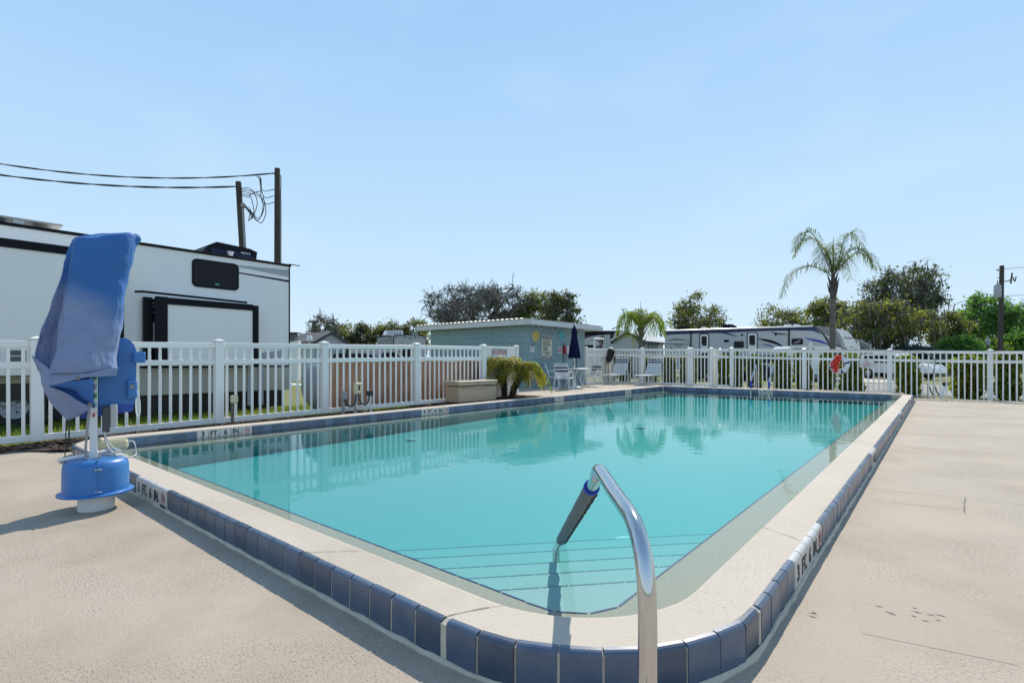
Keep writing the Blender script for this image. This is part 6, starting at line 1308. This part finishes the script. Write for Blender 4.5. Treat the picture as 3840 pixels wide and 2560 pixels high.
tree('tall fresh green tree with open crown left of the transformer pole', 3668, 66, 10.1, 7.2, .24, 62, 120, .30, .85, m_green, 5, 1.2, 0, 39, .25, 'leafy_tree', TG)
tree('tall fresh green tree behind the transformer pole', 3765, 69, 9.8, 6.2, .25, 48, 120, .30, .85, m_green, 5, 1.2, 0, 40, .22, 'leafy_tree', TG)
tree('tall fresh green tree cut by the right edge', 3850, 64, 9.0, 5.4, .35, 30, 120, .28, .85, m_green, 5, 1.2, 0, 41, .22, 'leafy_tree', TG)
tree('low lime bush behind the lamp post', 3700, 58, 4.0, 5.0, .05, 34, 130, .22, .7, m_lime, 2, .6, 0, 42, .12, 'bush', 'bushes beyond the road', split=.2)
tree('low dark bush at the right edge below the transformer pole', 3810, 60, 5.0, 5.6, .05, 36, 130, .25, .8, m_green, 3, .7, 0, 43, .15, 'bush', 'bushes beyond the road', split=.2)
tree('spiky green palm top poking above the trailer between oak and air conditioner', 2745, 58, 4.6, 2.6, .5, 12, 60, .3, .5, m_palm, 6, .8, 0, 44, .15, 'young_tree', TG)
# columnar hedge shrubs behind the pickets
hv = []
for k in range(3):
    rg = np.random.default_rng(60 + k); n = 2600; an = rg.uniform(0, 2 * np.pi, n); r_ = .5 * rg.uniform(.15, 1, n) ** .5; z = rg.uniform(.03, 1, n); bulge = .88 + .16 * np.sin(z * 13 + an * 2 + k * 2) + .14 * np.sin(an * 3 + k + z * 5) + .10 * rg.normal(size=n) * (rg.random(n) < .25); top = np.clip((1.03 - z) * 9, .25, 1) * np.clip(.72 + z * 2, 0, 1)
    C = np.stack([np.cos(an) * r_ * bulge * top, np.sin(an) * r_ * bulge * top, z], 1); hv.append(leaf_mesh(C, .075, m_hedge, rg, 1.9))
mb = MB(); q = random.Random(4)
for k in range(5): a_ = q.uniform(0, 6.3); mb.tube([(.08 * math.cos(a_), .08 * math.sin(a_), 0), (.2 * math.cos(a_), .2 * math.sin(a_), .5), (.15 * math.cos(a_ + .4), .15 * math.sin(a_ + .4), .9)], [.02, .015, .008], 5)
me_stem = mb.mesh('stems', m_bark)
hd = [(2285, 62, 'behind the first lounger, next to the corner post'), (2345, 44, 'between the first lounger and its neighbour'), (2440, 60, 'right behind the second lounger'), (2510, 60, 'left of the gate, second from the lounger'), (2566, 36, 'right at the twin gate posts'), (2604, 18, 'showing through the picket gate'), (2716, 40, 'behind the short fence return'), (2765, 34, 'right of the big post after the fence return'), (2828, 56, 'behind the left ladder rail'), (2932, 60, 'right of the right ladder rail'), (3010, 60, 'at the post left of the life ring'), (3098, 56, 'just left of the life ring'), (3192, 80, 'between the life ring and the rescue notice'), (3402, 84, 'beside the far corner of the kerb'), (3628, 100, 'left of the last big fence post'), (3778, 84, 'right of the last big fence post')]
for i, (px, wpx, lab) in enumerate(hd):
    p = atY(px, 21.95 + .1 * (i % 3), -.03); d = p.dot(FWD); w = wpx * d / 1927; h = .03 + 1.15 + (1355 - (1322 + (3 if px > 3300 else 0))) * d / 1927 + rnd.uniform(-.06, .05)
    t = thing('hedge_shrub', 'columnar green shrub ' + lab, 'shrub', p, rnd.uniform(0, 6), 'columnar shrubs behind the far fence'); inst('crown', hv[i % 3], t, None, None, (w * rnd.uniform(.85, 1.15), w * .95, h * rnd.uniform(.92, 1.02))); inst('stems', me_stem, t, None, None, (w, w, h))
# palms
def frond(parent, pts, n, ll, mat, hang=.7, w=.022, rg=None, side=1.0, r=.016, fwd=.55, jit=.15):
    P = bez(pts, 10); m_ = MB(); nP = len(P); V = []; F = []
    m_.mat(1); m_.tube(P[::2] if len(P) % 2 else P, [r * (1 - .85 * i / (len(P[::2] if len(P) % 2 else P) - 1)) for i in range(len(P[::2] if len(P) % 2 else P))], 4, cap=False); m_.mat(0)
    for i in range(n):
        t = .14 + .86 * (i + .5) / n; k = t * (nP - 1); a = int(min(k, nP - 2)); p = P[a].lerp(P[a + 1], k - a); tg = (P[a + 1] - P[a]).normalized(); sd_ = tg.cross(Vector((0, 0, 1)))
        if sd_.length < .05: sd_ = tg.orthogonal()
        sd_.normalize(); L = ll * (math.sin(math.pi * min(.97, .10 + t * .86)) ** .6) * rg.uniform(.8, 1.15)
        for s_ in (-1, 1):
            d0 = (sd_ * s_ * side + tg * fwd + Vector(rg.normal(size=3)) * jit + Vector((0, 0, .15))).normalized(); d1 = (d0 * (1 - hang) + Vector((0, 0, -1)) * hang + tg * .1).normalized()
            q1 = p + d0 * L * .42; q2 = q1 + d1 * L * .58; ww = (d0.cross(Vector((0, 0, 1))) + tg * .3); ww = ww.normalized() * w if ww.length > 1e-3 else tg * w
            o = len(V); V += [p - ww * .5, p + ww * .5, q1 + ww * .6, q1 - ww * .6, q2]; F += [(o, o + 1, o + 2, o + 3), (o + 3, o + 2, o + 4)]
    m_.add(V, F); return m_.build('frond', [mat, m_palmtrunk], parent)
rg = np.random.default_rng(77)
PX = at(3122, 24.3, 0); pt = thing('queen_palm', 'tall palm with ringed grey trunk and arching feather fronds beyond the far fence', 'palm tree', PX, YAW)
hz = 5.15; mb = MB(); P = [(.0, 0, -.1), (.0, 0, 1.5), (.01, 0, 2.8), (.02, 0, 3.9), (.03, 0, 4.25)]; P = bez(P, 10)
mb.tube(P, [.128 - .010 * i / len(P) + (.006 if i % 2 else 0) for i in range(len(P))], 14); mb.build('trunk', m_palmtrunk, pt, 60)
mb = MB(); mb.tube(bez([(.03, 0, 4.1), (.03, 0, 4.4), (.03, 0, 4.8), (.03, 0, 5.2)], 4), [.128, .13, .135, .14, .145, .145, .14, .13, .12, .11, .10, .085, .075], 12)
for k in range(12): a_ = k * 2.4; c_, s_ = math.cos(a_), math.sin(a_); mb.tube([(.03 + .13 * c_, .13 * s_, 4.35 + .06 * k), (.03 + .19 * c_, .19 * s_, 4.6 + .06 * k), (.03 + .17 * c_ + .08 * c_, .17 * s_ + .08 * s_, 4.85 + .05 * k)], [.05, .035, .012], 5)
mb.build('crown_shaft', m_bark, pt, 60)
c0 = Vector((.03, 0, 5.1))
fl = [[(-.25, -.05, .55), (-1.0, -.1, 2.0), (-1.55, -.1, 2.0), (-1.9, -.1, 1.25)], [(-.12, .1, .9), (-.55, .5, 1.9), (-1.0, .8, 1.9), (-1.35, .9, 1.2)], [(.22, 0, .7), (.65, .1, 1.95), (1.15, .15, 2.1), (1.55, .15, 1.35)], [(.15, .2, .8), (.5, .9, 1.7), (.9, 1.4, 1.7), (1.1, 1.8, .9)], [(.3, 0, .5), (1.0, -.1, 1.15), (1.6, -.15, .95), (2.0, -.15, .35)], [(.3, .2, .45), (.9, .8, 1.1), (1.5, 1.2, .8), (1.8, 1.4, .1)], [(-.4, 0, .3), (-1.2, 0, .55), (-2.0, 0, .1), (-2.5, 0, -.95)], [(-.15, -.2, .5), (-.4, -.7, 1.0), (-.7, -1.3, .8), (-.9, -1.6, .2)], [(.0, 0, .8), (.0, 0, 1.3), (.01, 0, 1.9)], [(-.2, -.1, .7), (-.6, -.4, 1.3), (-1.0, -.7, 1.0), (-1.2, -.8, .5)], [(.15, -.2, .6), (.5, -.6, 1.2), (.85, -1.0, 1.0), (1.05, -1.2, .3)]]
for i, f_ in enumerate(fl):
    sp_ = i == 8; frond(pt, [c0] + [c0 + Vector(p) for p in f_], 24 if sp_ else 52, .30 if sp_ else .92, m_palm, .15 if sp_ else .62, .020, rg, .35 if sp_ else .9, .03, .9 if sp_ else .55)
PX = at(2403, 26.5, 0); pm = thing('young_palm', 'bright green drooping palm in front of the white roofed shed', 'palm tree', PX, YAW)
mb = MB(); P = bez([(0, 0, -.1), (.02, 0, 1.0), (0, 0, 2.0), (.0, 0, 2.75)], 6); mb.tube(P, [.13 + (.02 if i % 2 else 0) - .002 * i for i in range(len(P))], 10)
for k in range(9): a_ = k * 2.4; c_, s_ = math.cos(a_), math.sin(a_); mb.tube([(.1 * c_, .1 * s_, 2.0 + .08 * k), (.2 * c_, .2 * s_, 2.25 + .08 * k), (.32 * c_, .32 * s_, 2.45 + .08 * k)], [.05, .035, .012], 5)
mb.build('trunk', m_palmtrunk, pm, 60); c0 = Vector((0, 0, 2.6))
for i in range(17):
    a_ = 2.4 * i; sp_ = rg.uniform(.7, 1.25); e = rg.uniform(.75, 1.15); dx, dy = math.cos(a_), math.sin(a_)
    if dx > 0: sp_ *= 1.1
    frond(pm, [c0, c0 + Vector((dx * .25 * sp_, dy * .25 * sp_, .65 * e)), c0 + Vector((dx * .65 * sp_, dy * .65 * sp_, .98 * e)), c0 + Vector((dx * 1.0 * sp_, dy * 1.0 * sp_, .6 * e)), c0 + Vector((dx * 1.13 * sp_, dy * 1.13 * sp_, -.15 * e))], 34, .62, m_palm3, .82, .03, rg, .7, .022)
frond(pm, [c0, c0 + Vector((-.2, -.2, .25)), c0 + Vector((-.4, -.3, -.1)), c0 + Vector((-.45, -.35, -.75))], 26, .45, m_palm3, .8, .03, rg, .6, .02)
mb = MB(); mb.tube([(0, 0, 2.6), (.0, 0, 3.7), (-.01, 0, 4.25)], [.03, .018, .006], 5); mb.build('spear_leaf', m_palm, pm)
PX = Vector((-9.27, 11.0, .12)); pg = thing('pygmy_palm', 'small yellow green palm with two shaggy trunks in the bed by the block building', 'palm', PX, YAW)
for (x0, x1, h_, n_, L_) in ((-.10, -.17, .78, 52, .64), (.08, .36, .66, 46, .62)):
    mb = MB(); P = bez([(x0, 0, -.05), (x0 + (x1 - x0) * .3, .02, h_ * .4), (x1, 0, h_)], 6); mb.tube(P, [.07 + .02 * (i % 2) + .03 * i / len(P) for i in range(len(P))], 9)
    for k in range(26):
        t_ = rg.uniform(.1, 1); a_ = rg.uniform(0, 6.3); p = Vector((x0 + (x1 - x0) * t_, 0, h_ * t_)); o_ = Vector((math.cos(a_), math.sin(a_), .7)); mb.tube([p + o_ * .05, p + o_ * .13], [.022, .006], 4)
    mb.build('trunk', m_fibre, pg, 60); c0 = Vector((x1, 0, h_))
    for i in range(n_):
        a_ = 2.4 * i + rg.uniform(-.2, .2); e = .15 + .85 * (i / n_); dx, dy = math.cos(a_), math.sin(a_); s_ = L_ * rg.uniform(.85, 1.2) * (1.15 - .35 * e)
        frond(pg, [c0, c0 + Vector((dx * .25 * s_, dy * .25 * s_, (.12 + .33 * e) * s_)), c0 + Vector((dx * .65 * s_, dy * .65 * s_, (.10 + .55 * e) * s_)), c0 + Vector((dx * 1.0 * s_, dy * 1.0 * s_, (-.30 + .6 * e) * s_)), c0 + Vector((dx * 1.12 * s_, dy * 1.12 * s_, (-.75 + .6 * e) * s_))], 30, .25, m_palm2 if i % 3 else m_palm3, .5, .016, rg, 1, .009, .6)
